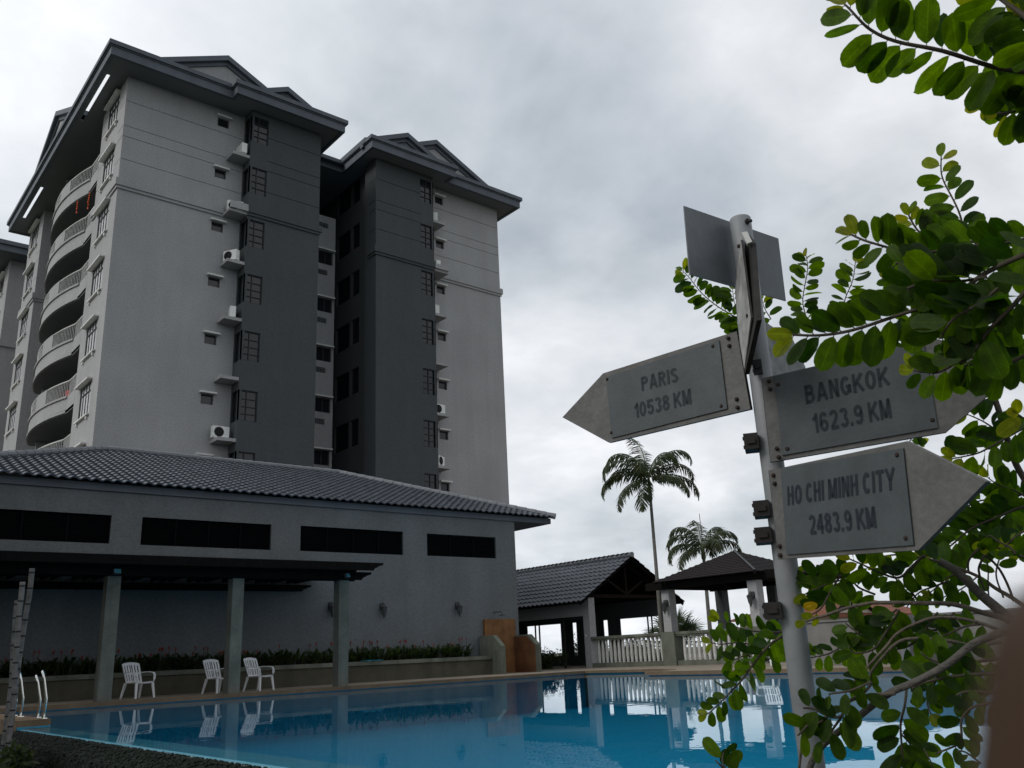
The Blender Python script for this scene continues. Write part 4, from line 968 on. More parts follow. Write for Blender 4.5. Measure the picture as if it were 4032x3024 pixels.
palm('palm_tree', D1(955,1460), D1(875,330), 40, .10, .07, .55,
     [(3,30,1.0,2.3),(-14,55,.95,2.7),(30,70,.95,2.6),(176,52,1.0,3.0),(189,24,1.0,2.5),(162,74,1.0,3.0),(208,2,.85,1.8),(95,80,.9,1.6),(-70,30,.8,2.2),(60,30,.8,2.0)],
     'shorter palm whose crown shows behind the gazebo roof', 2.3, .66, right_az)
# fan palm
fp = thing('fan_palm', (33, 28.2, -1), 'dark fan palm bush behind the left gazebo column', 'palm', None)
mf = MB(); ms_ = MB(); fr_ = random.Random(21)
for i in range(34):
    a = fr_.uniform(0, 6.28); el = fr_.uniform(.05, 1.35); Ls = fr_.uniform(.6,1.25); b = Vector((33+fr_.uniform(-.3,.3), 28.4+fr_.uniform(-.9,.9), .72)); d = Vector((math.cos(a)*math.cos(el), math.sin(a)*math.cos(el), math.sin(el))); c = b+d*Ls
    ms_.tube([b, c], .014, 4); hz = Vector((-math.sin(a), math.cos(a), 0)); 
    for k in range(19):
        th = R(-105+210*k/18); v = d*math.cos(th)+hz*math.sin(th); blade(mf, c, v, d.cross(hz).cross(v), fr_.uniform(.66,.9), .030, .35, 3, .3)
mf.build('fan_leaves', 'fanleaf', fp); ms_.build('leaf_stalks', 'shaft', fp)
mb = MB(); mb.tube([(33,28.2,-1),(33,28.2,.6)], [.16,.12], 8); mb.build('trunk', 'palmtrunk', fp)
# bushes seen through the pavilion and balustrade
def bush(name, c, rx, ry, rz, n, leaf, label, cat='bush', group=None, m='bushleaf', seed=1, lumps=9, zmin=-1.0):
    r_ = random.Random(seed); o = thing(name, (c[0], c[1], zmin), label, cat, group); ml = MB(); mt = MB(); cs = []
    for i in range(lumps):
        a = r_.uniform(0,6.28); q = r_.random()**.5; cs.append((Vector((c[0]+rx*.75*q*math.cos(a), c[1]+ry*.75*q*math.sin(a), c[2]+rz*r_.uniform(-.55,.65))), r_.uniform(.35,.6)))
        mt.tube([(c[0]+r_.uniform(-.1,.1), c[1], zmin), (c[0]+(cs[-1][0].x-c[0])*.5, c[1]+(cs[-1][0].y-c[1])*.5, (zmin+cs[-1][0].z)/2), cs[-1][0]], [.035,.025,.01], 5)
    for i in range(n):
        k, s = cs[r_.randrange(lumps)]; v = Vector((r_.gauss(0,1), r_.gauss(0,1), r_.gauss(0,1))).normalized()*(r_.random()**.45)
        p = k+Vector((v.x*rx*s, v.y*ry*s, v.z*rz*s*1.1)); d = Vector((v.x+r_.uniform(-.7,.7), v.y+r_.uniform(-.7,.7), v.z+r_.uniform(-.5,.8)))
        if d.length < .1: continue
        d.normalize(); blade(ml, p, d, d.orthogonal(), leaf*r_.uniform(.7,1.3), leaf*.28, .5, 2, .2)
    mt.build('branches', 'twig', o); ml.build('foliage', m, o); return o
bush('bush', (31.2,32.4,.3), 1.5,1.4,1.25, 2600, .16, 'leafy dark bush seen through the pavilion doorway, left of the dark post', seed=2, group='bushes beyond the pavilion')
bush('bush', (31.4,29.6,.15), 1.3,1.2,1.1, 2000, .16, 'leafy dark bush seen through the narrow pavilion opening', seed=3, group='bushes beyond the pavilion')
bush('bush', (23.3,26.3,.35), .55,.9,.45, 1300, .13, 'low leafy plant beside the right shower wall', seed=4, zmin=.1)
bush('bush', (34.5,26.3,-.1), 2.6,2.0,.75, 2600, .18, 'dark shrub beyond the balustrade under the fan palm', seed=5)
bush('bush', (34.5,23.0,-.15), 2.0,2.2,.65, 2200, .18, 'dark shrub beyond the right balustrade section', seed=6)
bush('bush', (27.5,12.0,.1), 1.6,2.6,.8, 1600, .15, 'shrub behind the boundary wall', seed=8)
# thin mast behind the palms
mb = MB(); d = ray(PT(1240,1250)); k = 60/math.hypot(d.x,d.y); q = CAM+d*k; d2 = ray(PT(1240,1030)); k2 = 60/math.hypot(d2.x,d2.y); q2 = CAM+d2*k2; mb.tube([(q.x,q.y,-1),(q.x,q.y,q2.z)], [.05,.02], 6)
tag(mb.build('mast', 'framegrey'), 'thin grey mast standing behind the shorter palm', 'mast')

# left edge: slender ringed palm stems and dark shrubs
ps = thing('stem_clump', (2.6, 12.8, -1), 'clump of pale ringed palm stems cut off at the top at the left edge', 'palm')
def stem(pts, r0, r1, Y):
    P = [on(R3(*q), 'Y', Y) for q in pts]; b = P[-1]+(P[-1]-P[-2]).normalized()*.0; P = P[::-1]; P = [Vector((P[0].x-.02, P[0].y, -1.0))]+P
    out = []; rr = []; n = 46
    # resample
    ls = [0]
    for a, b_ in zip(P[:-1], P[1:]): ls.append(ls[-1]+(b_-a).length)
    for i in range(n*3+1):
        s = ls[-1]*i/(n*3); k = max(j for j in range(len(ls)) if ls[j] <= s+1e-9); k = min(k, len(P)-2); f_ = (s-ls[k])/max(1e-6, ls[k+1]-ls[k]); out.append(P[k].lerp(P[k+1], f_))
        t = i/(n*3); rr.append((r0*(1-t)+r1*t)*(1.10 if i % 9 == 0 else .97 if i % 9 in (1, 8) else 1.0))
    mb = MB(); mb.tube(out, rr, 10); o = mb.build('stem', 'stemgrey', ps, smooth=True); o.data.materials.append(M['black'])
    for i, pf in enumerate(o.data.polygons):          # dark leaf scars ring the stem
        if (i//10) % 9 == 0: pf.material_index = 1
M['stemgrey'] = mat('pale_palm_stem', (.16, .155, .15), .9, .45, 9, .4, 40, stain=.4)
stem([(352,560),(330,800),(300,1000),(290,1200),(270,1500),(235,1900),(225,2300)], .030, .034, 12.8)
stem([(500,350),(480,560),(450,800),(400,1080),(360,1350),(320,1600),(270,2000),(240,2300)], .026, .034, 13.0)
stem([(255,850),(235,1000),(215,1300),(190,1650),(170,2100)], .022, .022, 13.4)
bush('shrub', (2.3,12.0,-.55), .42,.9,.52, 2400, .10, 'dark shrub at the foot of the pale palm stems on the left edge', 'shrub', None, seed=9)
bush('shrub', (1.38,9.3,-.45), .38,1.0,.55, 1800, .10, 'dark low shrub in the bottom left corner', 'shrub', None, seed=10)
# two unseen trees, added left of the view to darken the pool's left end

def added_shade_tree(x, y, label, seed):
    o = thing('tree', (x, y, -1), label, 'tree', 'unseen trees added for shade left of the pool'); r_ = random.Random(seed); mt = MB(); mt.tube([(x,y,-1),(x+.1,y,1.5),(x,y+.1,3.5),(x,y,5)], [.25,.2,.16,.09], 8); ml = MB(); cs = []
    for i in range(16):
        a = r_.uniform(0,6.28); q = r_.random()**.5*2.9; c = Vector((x+q*math.cos(a), y+q*math.sin(a), r_.uniform(2.6,7.4))); cs.append(c); mt.tube([(x,y,r_.uniform(1.8,4)), (c+Vector((x,y,3.5)))/2, c], [.08,.05,.02], 5)
    for i in range(5200):
        c = cs[r_.randrange(16)]; v = Vector((r_.gauss(0,1), r_.gauss(0,1), r_.gauss(0,.8))).normalized()*(1.25*r_.random()**.4); d = (v+Vector((r_.uniform(-.6,.6),r_.uniform(-.6,.6),r_.uniform(-.6,.4)))).normalized(); blade(ml, c+v, d, d.orthogonal(), r_.uniform(.22,.4), .085, .5, 2, .2)
    mt.build('trunk', 'bark', o, smooth=True); ml.build('crown', 'bushleaf', o)
added_shade_tree(-4.2, 14.5, 'dense unseen tree added for shade left of the pool, the nearer of two', 31); added_shade_tree(-4.0, 22.5, 'dense unseen tree added for shade left of the pool, the farther of two', 32)

# ================================================================== signpost
SD = 2.68; _d = ray((3091,2200)); _d = Vector((_d.x,_d.y,0)).normalized(); PC = Vector((_d.x*SD, _d.y*SD, 0))
sp = thing('signpost', (PC.x, PC.y, -1), 'pale round signpost with city distance arrows, standing among leafy branches near the pool edge', 'signpost')
ztop = on((2911,862), 'X', PC.x).z
mb = MB(); mb.tube([(PC.x,PC.y,-1),(PC.x,PC.y,ztop-.004),(PC.x,PC.y,ztop)], [.0335,.0335,.031], 28); po = mb.build('post', 'pole', sp)
for p_ in po.data.polygons: p_.use_smooth = abs(p_.normal.z) < .5
def vedge(top, bot, h):
    a = ray(top); b = ray(bot); la = math.hypot(a.x,a.y); lb = math.hypot(b.x,b.y); D = h/(a.z/la-b.z/lb); m = Vector((a.x/la+b.x/lb, a.y/la+b.y/lb, 0)).normalized()
    return Vector((m.x*D, m.y*D, H0+a.z/la*D)), Vector((m.x*D, m.y*D, H0+b.z/lb*D)), D
def plane_from(e1, e2):
    t1, b1, _ = e1; t2, b2, _ = e2; m1 = (t1+b1)/2; m2 = (t2+b2)/2; ex = (m2-m1).normalized(); n = ex.cross(Vector((0,0,1))).normalized()
    if n.dot(CAM-m1) < 0: n = -n
    return m1, n
def onp(q, m, n, lift=0.0):
    d = ray(q); o_ = m+n*lift; return CAM + d*((o_-CAM).dot(n)/d.dot(n))
def _arc(cx, cy, rx, ry, a0, a1, n=12): return [(cx+rx*math.cos(R(a0+(a1-a0)*i/n)), cy+ry*math.sin(R(a0+(a1-a0)*i/n))) for i in range(n+1)]
TH = .182; h_ = TH/2
def glyph(c):
    W = .56; x0, x1, m = h_, W-h_, W/2; t, b = 1-h_, h_; cy = .5
    ov = lambda: [_arc(m, cy, m-h_, .5-h_, 90, 450, 28)]
    if c == 'O': return W+.06, [[((x-m)*1.12+m+.03, y) for x, y in ov()[0]]]
    if c == '0': return W, ov()
    if c == 'I': return TH, [[(h_,0),(h_,1)]]
    if c == '.': return TH, [[(h_,0),(h_,TH)]]
    if c == '1': return .40, [[(.40-h_,0),(.40-h_,1)], [(.40-h_,.90),(.26,.78),(.06,.70)]]
    if c == 'P': return W, [[(x0,0),(x0,1)], [(x0,t),(.30,t)]+_arc(.30,.735,x1-.30,t-.735,90,-90)+[(x0,.735-(t-.735))]]
    if c == 'R': return W+.03, [[(x0,0),(x0,1)], [(x0,t),(.30,t)]+_arc(.30,.735,x1-.30,t-.735,90,-90)+[(x0,.735-(t-.735))], [(.29,.45),(W-.05,0)]]
    if c == 'B': return W+.02, [[(x0,0),(x0,1)], [(x0,t),(.29,t)]+_arc(.29,.735,x1-.32,t-.735,90,-90)+[(x0,.735-(t-.735))], [(.29,.735-(t-.735))]+_arc(.29,.30,x1-.28,.30-b,90,-90)+[(x0,b)]]
    if c == 'A': return W+.10, [[(h_*.9,0),((W+.10)/2-.01,1)], [(W+.10-h_*.9,0),((W+.10)/2+.01,1)], [(.16,.29),(W-.06,.29)]]
    if c == 'N': return W, [[(x0,0),(x0,1)], [(x1,0),(x1,1)], [(x0+.01,.96),(x1-.01,.04)]]
    if c == 'M': return W+.14, [[(x0,0),(x0,1)], [(W+.14-h_,0),(W+.14-h_,1)], [(x0+.02,.96),((W+.14)/2,.06)], [(W+.12-h_,.96),((W+.14)/2,.06)]]
    if c == 'K': return W+.06, [[(x0,0),(x0,1)], [(x0,.36),(W,.97)], [(.24,.56),(W+.02,.02)]]
    if c == 'H': return W, [[(x0,0),(x0,1)], [(x1,0),(x1,1)], [(x0,.52),(x1,.52)]]
    if c == 'T': return W, [[(0,t),(W,t)], [(m,0),(m,1-TH)]]
    if c == 'Y': return W+.06, [[(.04,1),((W+.06)/2,.44)], [(W+.02,1),((W+.06)/2,.44)], [((W+.06)/2,0),((W+.06)/2,.48)]]
    if c == 'C': return W+.02, [_arc(m+.01, cy, m-h_+.01, .5-h_, 42, 318, 24)]
    if c == 'G': return W+.05, [_arc(m+.02, cy, m-h_+.02, .5-h_, 45, 345, 26)+[(W+.05-h_,.40)], [(m+.03,.44),(W+.05,.44)], [(W+.05-h_,.08),(W+.05-h_,.5)]]
    if c == 'S': return W, [_arc(m, .74, m-h_, t-.74, 25, 230, 14)+[(m,.515)]+_arc(m, .27, m-h_, .27-b, 60, -155, 14)]
    if c == '2': return W, [_arc(m, .70, m-h_, t-.70, 165, -25, 14)+[(m+.05,.38),(x0+.02,b+.02)], [(x0-.03,b),(W,b)]]
    if c == '3': return W, [_arc(m-.01, .745, m-h_-.01, t-.745, 160, -80, 14), _arc(m, .29, m-h_, .29-b, 85, -160, 14)]
    if c == '4': return W, [[(.40,0),(.40,1)], [(.38,.94),(.05,.34)], [(.0,.30),(W,.30)]]
    if c == '5': return W, [[(W-.03,t),(.13,t),(.085,.50)], [(.085,.50)]+_arc(m, .33, m-h_, .33-b, 130, -158, 16)]
    if c == '6': return W, [_arc(m, .31, m-h_, .31-b, 90, 450, 20), [(x0,.31)]+_arc(m, .62, m-h_, t-.62, 180, 35, 12)]
    if c == '9': return W, [_arc(m, .69, m-h_, t-.69, 90, 450, 20), [(x1,.69)]+_arc(m, .38, m-h_, .38-b, 0, -145, 12)]
    if c == '8': return W, [_arc(m, .745, m-h_-.02, t-.745, 90, 450, 20), _arc(m, .29, m-h_, .29-b, 90, 450, 20)]
    return .26, []
def text_mesh(txt):
    V = []; Fc = []; x = 0
    for ch_ in txt:
        w_, sts = glyph(ch_)
        for st in sts:
            n = len(st); base = len(V)
            for i, p in enumerate(st):
                a_ = Vector(st[max(i-1,0)]); b_ = Vector(st[min(i+1,n-1)]); p = Vector(p); closed = n > 8 and (Vector(st[0])-Vector(st[-1])).length < 1e-4
                if closed and i in (0, n-1): a_ = Vector(st[-2]); b_ = Vector(st[1])
                d = (b_-a_).normalized(); nn = Vector((-d.y, d.x)); k = 1.0
                if 0 < i < n-1:
                    d1 = (p-a_).normalized(); c_ = max(.5, abs(d.dot(d1))); k = 1/c_
                V.append((x+p.x+nn.x*h_*k, p.y+nn.y*h_*k, 0)); V.append((x+p.x-nn.x*h_*k, p.y-nn.y*h_*k, 0))
            for i in range(n-1): q = base+2*i; Fc.append((q, q+1, q+3, q+2))
        x += w_ + (.10 if ch_ != ' ' else 0)
    me = bpy.data.meshes.new('lettering'); me.from_pydata(V, [], Fc); return me
def lettering(txt, lb, rb, tr, m, n, parent):
    P = onp(lb, m, n, .0062); X_ = onp(rb, m, n, .0062)-P; Y_ = onp(tr, m, n, .0062)-onp(rb, m, n, .0062); me = text_mesh(txt)
    xs = [v.co.x for v in me.vertices]; ys = [v.co.y for v in me.vertices]; x0, x1, y0, y1 = min(xs), max(xs), min(ys), max(ys)
    for v in me.vertices: v.co = P + X_*((v.co.x-x0)/(x1-x0)) + Y_*((v.co.y-y0)/(y1-y0))
    me.materials.clear(); me.materials.append(M['ink']); o = bpy.data.objects.new('lettering', me); COL.objects.link(o); setp(o, parent); return o
def sign(label, e1, e2, outline, panel, texts, bolts):
    v1 = vedge(A2(*e1[:2]), A2(*e1[2:]), .25); v2 = vedge(A2(*e2[:2]), A2(*e2[2:]), .25); m, n = plane_from(v1, v2)
    mb = MB(); mb.prism([onp(A2(*q), m, n, 0) for q in outline], -n*.014); o = mb.build('direction_board', 'signwhite', sp); o['label'] = label
    c = sum((onp(A2(*q), m, n, -.007) for q in outline), Vector())/len(outline)
    mb = MB(); ring_ = [onp(A2(*q), m, n, -.0025) for q in outline]; big = [c+(q-c)*1.004 for q in ring_]; mb.prism(big, -n*.0095); mb.build('board_edge', 'signedge', o)
    mb = MB(); mb.prism([onp(A2(*q), m, n, .005) for q in panel], -n*.0045); mb.build('sign_plate', 'signpanel', o)
    for t in texts: lettering(t[0], A2(*t[1]), A2(*t[2]), A2(*t[3]), m, n, o)
    for q in bolts:
        p = onp(A2(*q), m, n, .0); mb = MB(); ex = n.orthogonal().normalized(); ey = n.cross(ex); mb.tube([p-n*.002, p+n*.006, p+n*.009], [.0062,.0062,.0035], 8); mb.build('bolt', 'rust', o)
    return m, n
sign('board pointing left reading PARIS 10538 KM', (265,200,292,520), (882,5,945,365), [(265,200),(882,5),(945,365),(292,520),(77,403)], [(278,217),(800,47),(838,363),(303,499)],
     [('PARIS',(443,285),(612,240),(605,165)), ('10538 KM',(410,410),(674,343),(667,267))], [(287,228),(306,475),(776,75),(815,352),(845,38),(850,73),(884,320),(888,358)])
sign('upper board pointing right reading BANGKOK 1623.9 KM', (998,225,1040,610), (1745,48,1815,452), [(998,225),(1790,38),(2235,138),(1850,472),(1040,610)], [(1058,214),(1745,50),(1813,451),(1092,579)],
     [('BANGKOK',(1203,345),(1594,255),(1580,158)), ('1623.9 KM',(1238,480),(1602,408),(1588,312))], [(1075,253),(1117,550),(1728,85),(1787,417),(1032,237),(1037,273),(1068,548),(1077,588)])
sign('lower board pointing right reading HO CHI MINH CITY 2483.9 KM', (1030,650,1075,1060), (1668,515,1722,1018), [(1030,650),(1668,515),(2037,700),(1722,1018),(1075,1060)], [(1085,641),(1652,546),(1700,994),(1113,1039)],
     [('HO CHI MINH CITY',(1118,812),(1618,738),(1612,630)), ('2483.9 KM',(1222,950),(1530,918),(1518,812))], [(1632,577),(1672,962),(1056,672),(1062,710),(1085,1000),(1088,1042)])
# plate seen from behind at the top of the post
v1 = vedge(A1(1093,222), A1(1140,765), .3); v2 = vedge(A1(1840,480), A1(1900,975), .3); kk = 2.735/((v1[2]*.5+v2[2]*.5)); v1 = vedge(A1(1093,222), A1(1140,765), .3*kk); v2 = vedge(A1(1840,480), A1(1900,975), .3*kk)
m, n = plane_from(v1, v2)
mb = MB(); mb.prism([onp(A1(*q), m, n) for q in ((1093,222),(1840,480),(1900,975),(1140,765))], -n*.004); o = mb.build('street_plate', 'signback', sp); o['label'] = 'plain grey back of the plate at the top of the post'
def pd(q, D): d = ray(q); return CAM + d*(D/math.hypot(d.x, d.y))
# board seen edge-on
T0, T1, TP, B1_, B0 = pd(A1(1575,455),2.645), pd(A1(1625,520),2.52), pd(A1(1668,1130),2.37), pd(A1(1572,1560),2.52), pd(A1(1575,1440),2.645)
hd = (TP-PC); hd.z = 0; hd.normalize(); sdv = Vector((-hd.y, hd.x, 0))
if sdv.dot(CX) < 0: sdv = -sdv
mb = MB(); mb.prism([T0, T1, TP, B1_, B0], sdv*.014); o = mb.build('direction_board', 'signedge', sp); o['label'] = 'dark board seen almost edge-on, pointing at the viewer'
mb = MB(); q5 = [pd(A1(1548,480),2.642), pd(A1(1553,500),2.56), pd(A1(1632,1120),2.42), pd(A1(1580,1530),2.53), pd(A1(1540,1300),2.65), pd(A1(1503,900),2.655)]
mb.prism(q5, -sdv*.003); mb.build('sign_plate', 'signface', o)
mb = MB(); mb.prism([pd(A1(*q), 2.50) for q in ((1548,432),(1592,424),(1632,505),(1592,520))], Vector((_d.x,_d.y,0))*.02); mb.build('white_patch', 'trim', o)  # small white patch at the upper end of the board
mb = MB(); mb.beam(q5[1], q5[2], .006, .010); mb.beam(q5[2], q5[3], .006, .010); mb.build('plate_edge', 'signedge', o)
mb = MB()
for q in ((1540,540),(1612,1090)): p = pd(A1(*q), 2.60 if q[1] < 800 else 2.47); mb.tube([p-sdv*.010, p+sdv*.006], .006, 8)
mb.build('bolt', 'rust', o)
mb = MB(); mb.prism([pd(A1(*q), D) for q, D in (((1690,1110),2.74),((1960,1290),2.90),((2055,1500),2.96),((1960,1640),2.90),((1740,1640),2.74))], Vector((_d.x,_d.y,0))*.012); o = mb.build('direction_board', 'signface', sp); o['label'] = 'pale board pointing away behind the post'
right_h = Vector((_d.y, -_d.x, 0)); up = Vector((0,0,1))
def rectbox(fn, x0, y0, x1, y1, D, name, m_, th=.035):
    a = pd(fn(x0,y0), D); b = pd(fn(x1,y0), D); c = pd(fn((x0+x1)/2,y1), D); ctr = (a+b)/2*.5+c*.5; hw = (b-a).length/2; hh = abs(((a+b)/2-c).z)/2
    mb = MB(); mb.obox(ctr, right_h*hw, Vector((_d.x,_d.y,0))*th, up*hh); 
    for s in (-.55, .55): mb.tube([ctr-right_h*(hw*1.16)+up*hh*s-Vector((_d.x,_d.y,0))*th*.4, ctr-right_h*hw*.8+up*hh*s-Vector((_d.x,_d.y,0))*th*.4], .0055, 6)
    mb.obox(ctr-Vector((_d.x,_d.y,0))*(th+.003), right_h*hw*.55, Vector((_d.x,_d.y,0))*.003, up*hh*.35)
    return mb.build(name, m_, sp)
for q in ((918,487,985,560),(962,795,1036,868),(968,917,1045,990)): rectbox(A2, *q, 2.665, 'clamp', 'signedge')
rectbox(A7, 676, 490, 800, 606, 2.665, 'clamp', 'signedge'); rectbox(A2, 958, 140, 1000, 203, 2.625, 'clamp', 'framegrey', .012)
p = pd(A1(1560,350), 2.66); q = pd(A1(1625,340), 2.64); mb = MB(); mb.tube([p, q], .0055, 8); mb.tube([p.lerp(q,.45), p.lerp(q,.62)], .0095, 6); mb.build('bolt', 'signedge', sp)

# ================================================================== foreground tree
tr = thing('tree', (4.0, .55, -1.0), 'broad-leaved tree whose leafy branches reach in from the right, around the signpost', 'tree')
lr = random.Random(77)
LP = [(0,.08),(.05,.32),(.14,.63),(.3,.90),(.5,1.0),(.68,1.0),(.82,.88),(.92,.60),(.965,.28),(1.0,.02)]
UV = {}
def uvput(o, mb):
    a = o.data.attributes.new('leaf_uv', 'FLOAT_VECTOR', 'POINT'); a.data.foreach_set('vector', [x for c_ in UV.pop(id(mb)) for x in c_])
def leaf(mb, base, d, nrm, L, W, curl=.15, fold=.12):
    d = d.normalized(); s = d.cross(nrm).normalized(); nn = s.cross(d).normalized(); n0 = len(mb.v); asym = lr.uniform(-.08,.08); wav = lr.uniform(-.03,.03)
    for t, wv in LP:
        c = base + d*(L*t) - nn*(curl*L*t*t); e = nn*(fold*W*wv)
        mb.v += [c - s*(W*wv*(1+asym)) + e + nn*wav*L*math.sin(9*t), c, c + s*(W*wv*(1-asym)) + e - nn*wav*L*math.sin(8*t)]
    UV.setdefault(id(mb), [])
    UV[id(mb)] += [c_ for t, wv in LP for c_ in ((0,t,0),(.5,t,0),(1,t,0))]
    for i in range(len(LP)-1): a = n0+3*i; mb.f += [(a, a+1, a+4, a+3), (a+1, a+2, a+5, a+4)]
def branch(fn, pts, d0, d1, lpx, r0, r1, leaves=(0.0,1.0), sp_=.42, m='twig', young=2, tilt=.42, dens=1.0, wr=.28, name='branch', skip=0.0):
    low = fn is A6 or fn is A7; sp_ *= 1.08 if low else (.46 if fn is A3 else .68 if fn is not A4 else .66); lpx *= .96 if low else (1.16 if fn is A3 else 1.1 if fn is not A4 else .98); r0 *= .68 if fn is A4 else 1; n = len(pts); P = [at(fn(*q), d0+(d1-d0)*i/(n-1)) for i, q in enumerate(pts)]
    # smooth resample (Catmull-Rom)
    Q = []
    for i in range(n-1):
        p0, p1, p2, p3 = P[max(i-1,0)], P[i], P[i+1], P[min(i+2,n-1)]
        for k in range(8): t = k/8; Q.append(.5*((2*p1)+(p2-p0)*t+(2*p0-5*p1+4*p2-p3)*t*t+(3*p1-p0-3*p2+p3)*t**3))
    Q.append(P[-1]); N_ = len(Q); ph = lr.uniform(0,6); Q = [q+CF*.006*math.sin(ph+i*.25) for i, q in enumerate(Q)]
    mb = MB(); mb.tube(Q, [r0+(r1-r0)*i/(N_-1) for i in range(N_)], 7); 
    if not lpx:
        o = mb.build(name, m, tr, smooth=True); return o
    ls = [0]
    for a, b in zip(Q[:-1], Q[1:]): ls.append(ls[-1]+(b-a).length)
    ml = MB(); my = MB(); dm = (d0+d1)/2; L = lpx/F_PX*dm; s = leaves[0]*ls[-1]; end = leaves[1]*ls[-1]; sd = 1; cnt = 0
    pos = []
    while s < end: pos.append(s); s += L*sp_*lr.uniform(.8,1.2)/dens
    for ix, s in enumerate(pos):
        if lr.random() < skip: sd = -sd; continue
        k = max(j for j in range(N_) if ls[j] <= s); k = min(k, N_-2); f_ = (s-ls[k])/max(1e-6, ls[k+1]-ls[k]); q = Q[k].lerp(Q[k+1], f_); d = (Q[k+1]-Q[k]).normalized()
        view = (q-CAM).normalized(); sv = d.cross(view).normalized()*sd; tt = s/ls[-1]; ang = R(lr.uniform(48,74))*(1-.35*max(0,(tt-.85)/.15))
        ld = (d*math.cos(ang) + sv*math.sin(ang) + view*lr.uniform(-tilt,tilt)*.7 - Vector((0,0,1))*.12).normalized()
        nn = (-view + Vector((lr.gauss(0,tilt), lr.gauss(0,tilt), lr.gauss(0,tilt)+.15))).normalized(); ll = L*lr.uniform(.74,1.18)*(1-.35*max(0,(tt-.8)/.2))
        tgt = my if (len(pos)-ix) <= young else ml
        st = q + ld*L*.09; mb.tube([q, st], [.0011,.0009], 4, False)
        leaf(tgt, st, ld, nn, ll, ll*wr, lr.uniform(-.02,.28), lr.uniform(.02,.3)); sd = -sd
    if young:
        d = (Q[-1]-Q[-2]).normalized(); view = (Q[-1]-CAM).normalized(); leaf(my, Q[-1], (d+view*lr.uniform(-.3,.3)).normalized(), (-view+Vector((lr.gauss(0,.4),lr.gauss(0,.4),0))).normalized(), L*.7, L*.7*wr)
    o = mb.build(name, m, tr, smooth=True)
    if ml.v: uvput(ml.build('leaves', 'leaf', o, smooth=True), ml)
    if my.v: uvput(my.build('young_leaves', 'leafyoung', o, smooth=True), my)
    return o
D = lambda x, y: D_(x, y)
# crown, top right
branch(A3, [(2420,650),(2212,618),(1900,560),(1500,455),(1150,370),(900,260),(750,160),(650,40)], 1.72,1.80, 142, .006,.0022, (.02,1), .40)
branch(A3, [(2450,420),(2300,270),(2200,150),(2060,10),(1900,-120)], 1.55,1.65, 150, .006,.003, (0,1), .30)
branch(A3, [(2480,880),(2250,930),(2100,980),(1990,985)], 1.75,1.8, 105, .004,.002, (0,1), .30)
branch(A3, [(2500,700),(2300,760),(2080,800),(1900,870)], 1.80,1.85, 105, .004,.002, (0,1), .30)
branch(A3, [(2500,200),(2330,230),(2180,260)], 1.6,1.66, 125, .004,.002, (0,1), .35)
# middle right
branch(A4, [(1790,700),(1700,500),(1640,320),(1570,130),(1500,-40),(1480,-180)], 1.95,2.05, 92, .004,.0015, (.15,1), .42, young=3, tilt=.8)
branch(A4, [(2330,500),(2050,570),(1700,600),(1350,650),(1100,630),(850,560),(720,490)], 1.55,1.62, 118, .005,.002, (.0,1), .34)
branch(A4, [(2330,560),(2000,640),(1750,560),(1550,520),(1330,480),(1200,330)], 1.75,1.85, 85, .004,.002, (.1,1), .28, young=4)
branch(A4, [(2400,610),(2212,670),(2000,770),(1800,880),(1550,1060),(1300,1140),(1050,1220),(700,1330),(450,1370),(200,1365)], 1.42,1.55, 155, .0075,.0022, (.02,1), .27, young=1)
branch(A4, [(1900,860),(1650,900),(1400,900),(1200,960)], 1.45,1.5, 150, .004,.002, (0,1), .22, young=0)
branch(A4, [(2000,960),(1800,1100),(1600,1230),(1500,1400)], 1.4,1.45, 150, .004,.002, (0,1), .24, young=0)
branch(A4, [(2350,900),(2200,1010),(2050,1170),(1920,1330),(1780,1500),(1640,1620)], 1.35,1.45, 150, .006,.003, (0,1), .24, young=0)
branch(A4, [(1660,900),(1500,780),(1300,760),(1100,740)], 1.5,1.55, 130, .003,.002, (0,1), .3, young=0)
branch(A4, [(320,1260),(290,1100),(305,950),(320,800),(315,680)], 2.2,2.25, 62, .0022,.001, (0,1), .33, tilt=.9)
branch(A4, [(640,1220),(660,1050),(710,900),(745,730)], 2.15,2.2, 64, .0022,.001, (0,1), .33, tilt=.9)
branch(A4, [(1130,1010),(1080,900),(1040,830)], 2.2,2.2, 60, .002,.001, (0,1), .35)
branch(A4, [(1180,1480),(1200,1340),(1230,1200),(1250,1100)], 2.25,2.25, 62, .002,.001, (0,1), .34)
branch(A1, [(1640,1240),(1500,1110),(1350,1010),(1220,900),(1130,790),(1075,730)], 3.05,3.2, 58, .0028,.001, (0,1), .24, young=3, tilt=.8)
branch(A1, [(1620,1220),(1530,1090),(1490,990),(1480,880)], 3.05,3.1, 56, .002,.001, (0,1), .28, young=1, tilt=.8)
branch(A1, [(1780,1120),(1730,1040),(1715,960)], 3.0,3.0, 50, .002,.001, (0,1), .4)
# in front of the upper right board
branch(A5, [(2350,-150),(2200,-60),(1900,-20),(1700,30),(1550,110),(1420,150),(1250,130)], 1.55,1.66, 108, .004,.0018, (.05,1), .27, young=1)
branch(A5, [(2350,-60),(2150,40),(2000,70),(1850,60),(1700,90)], 1.5,1.55, 120, .004,.002, (0,1), .26, young=0)
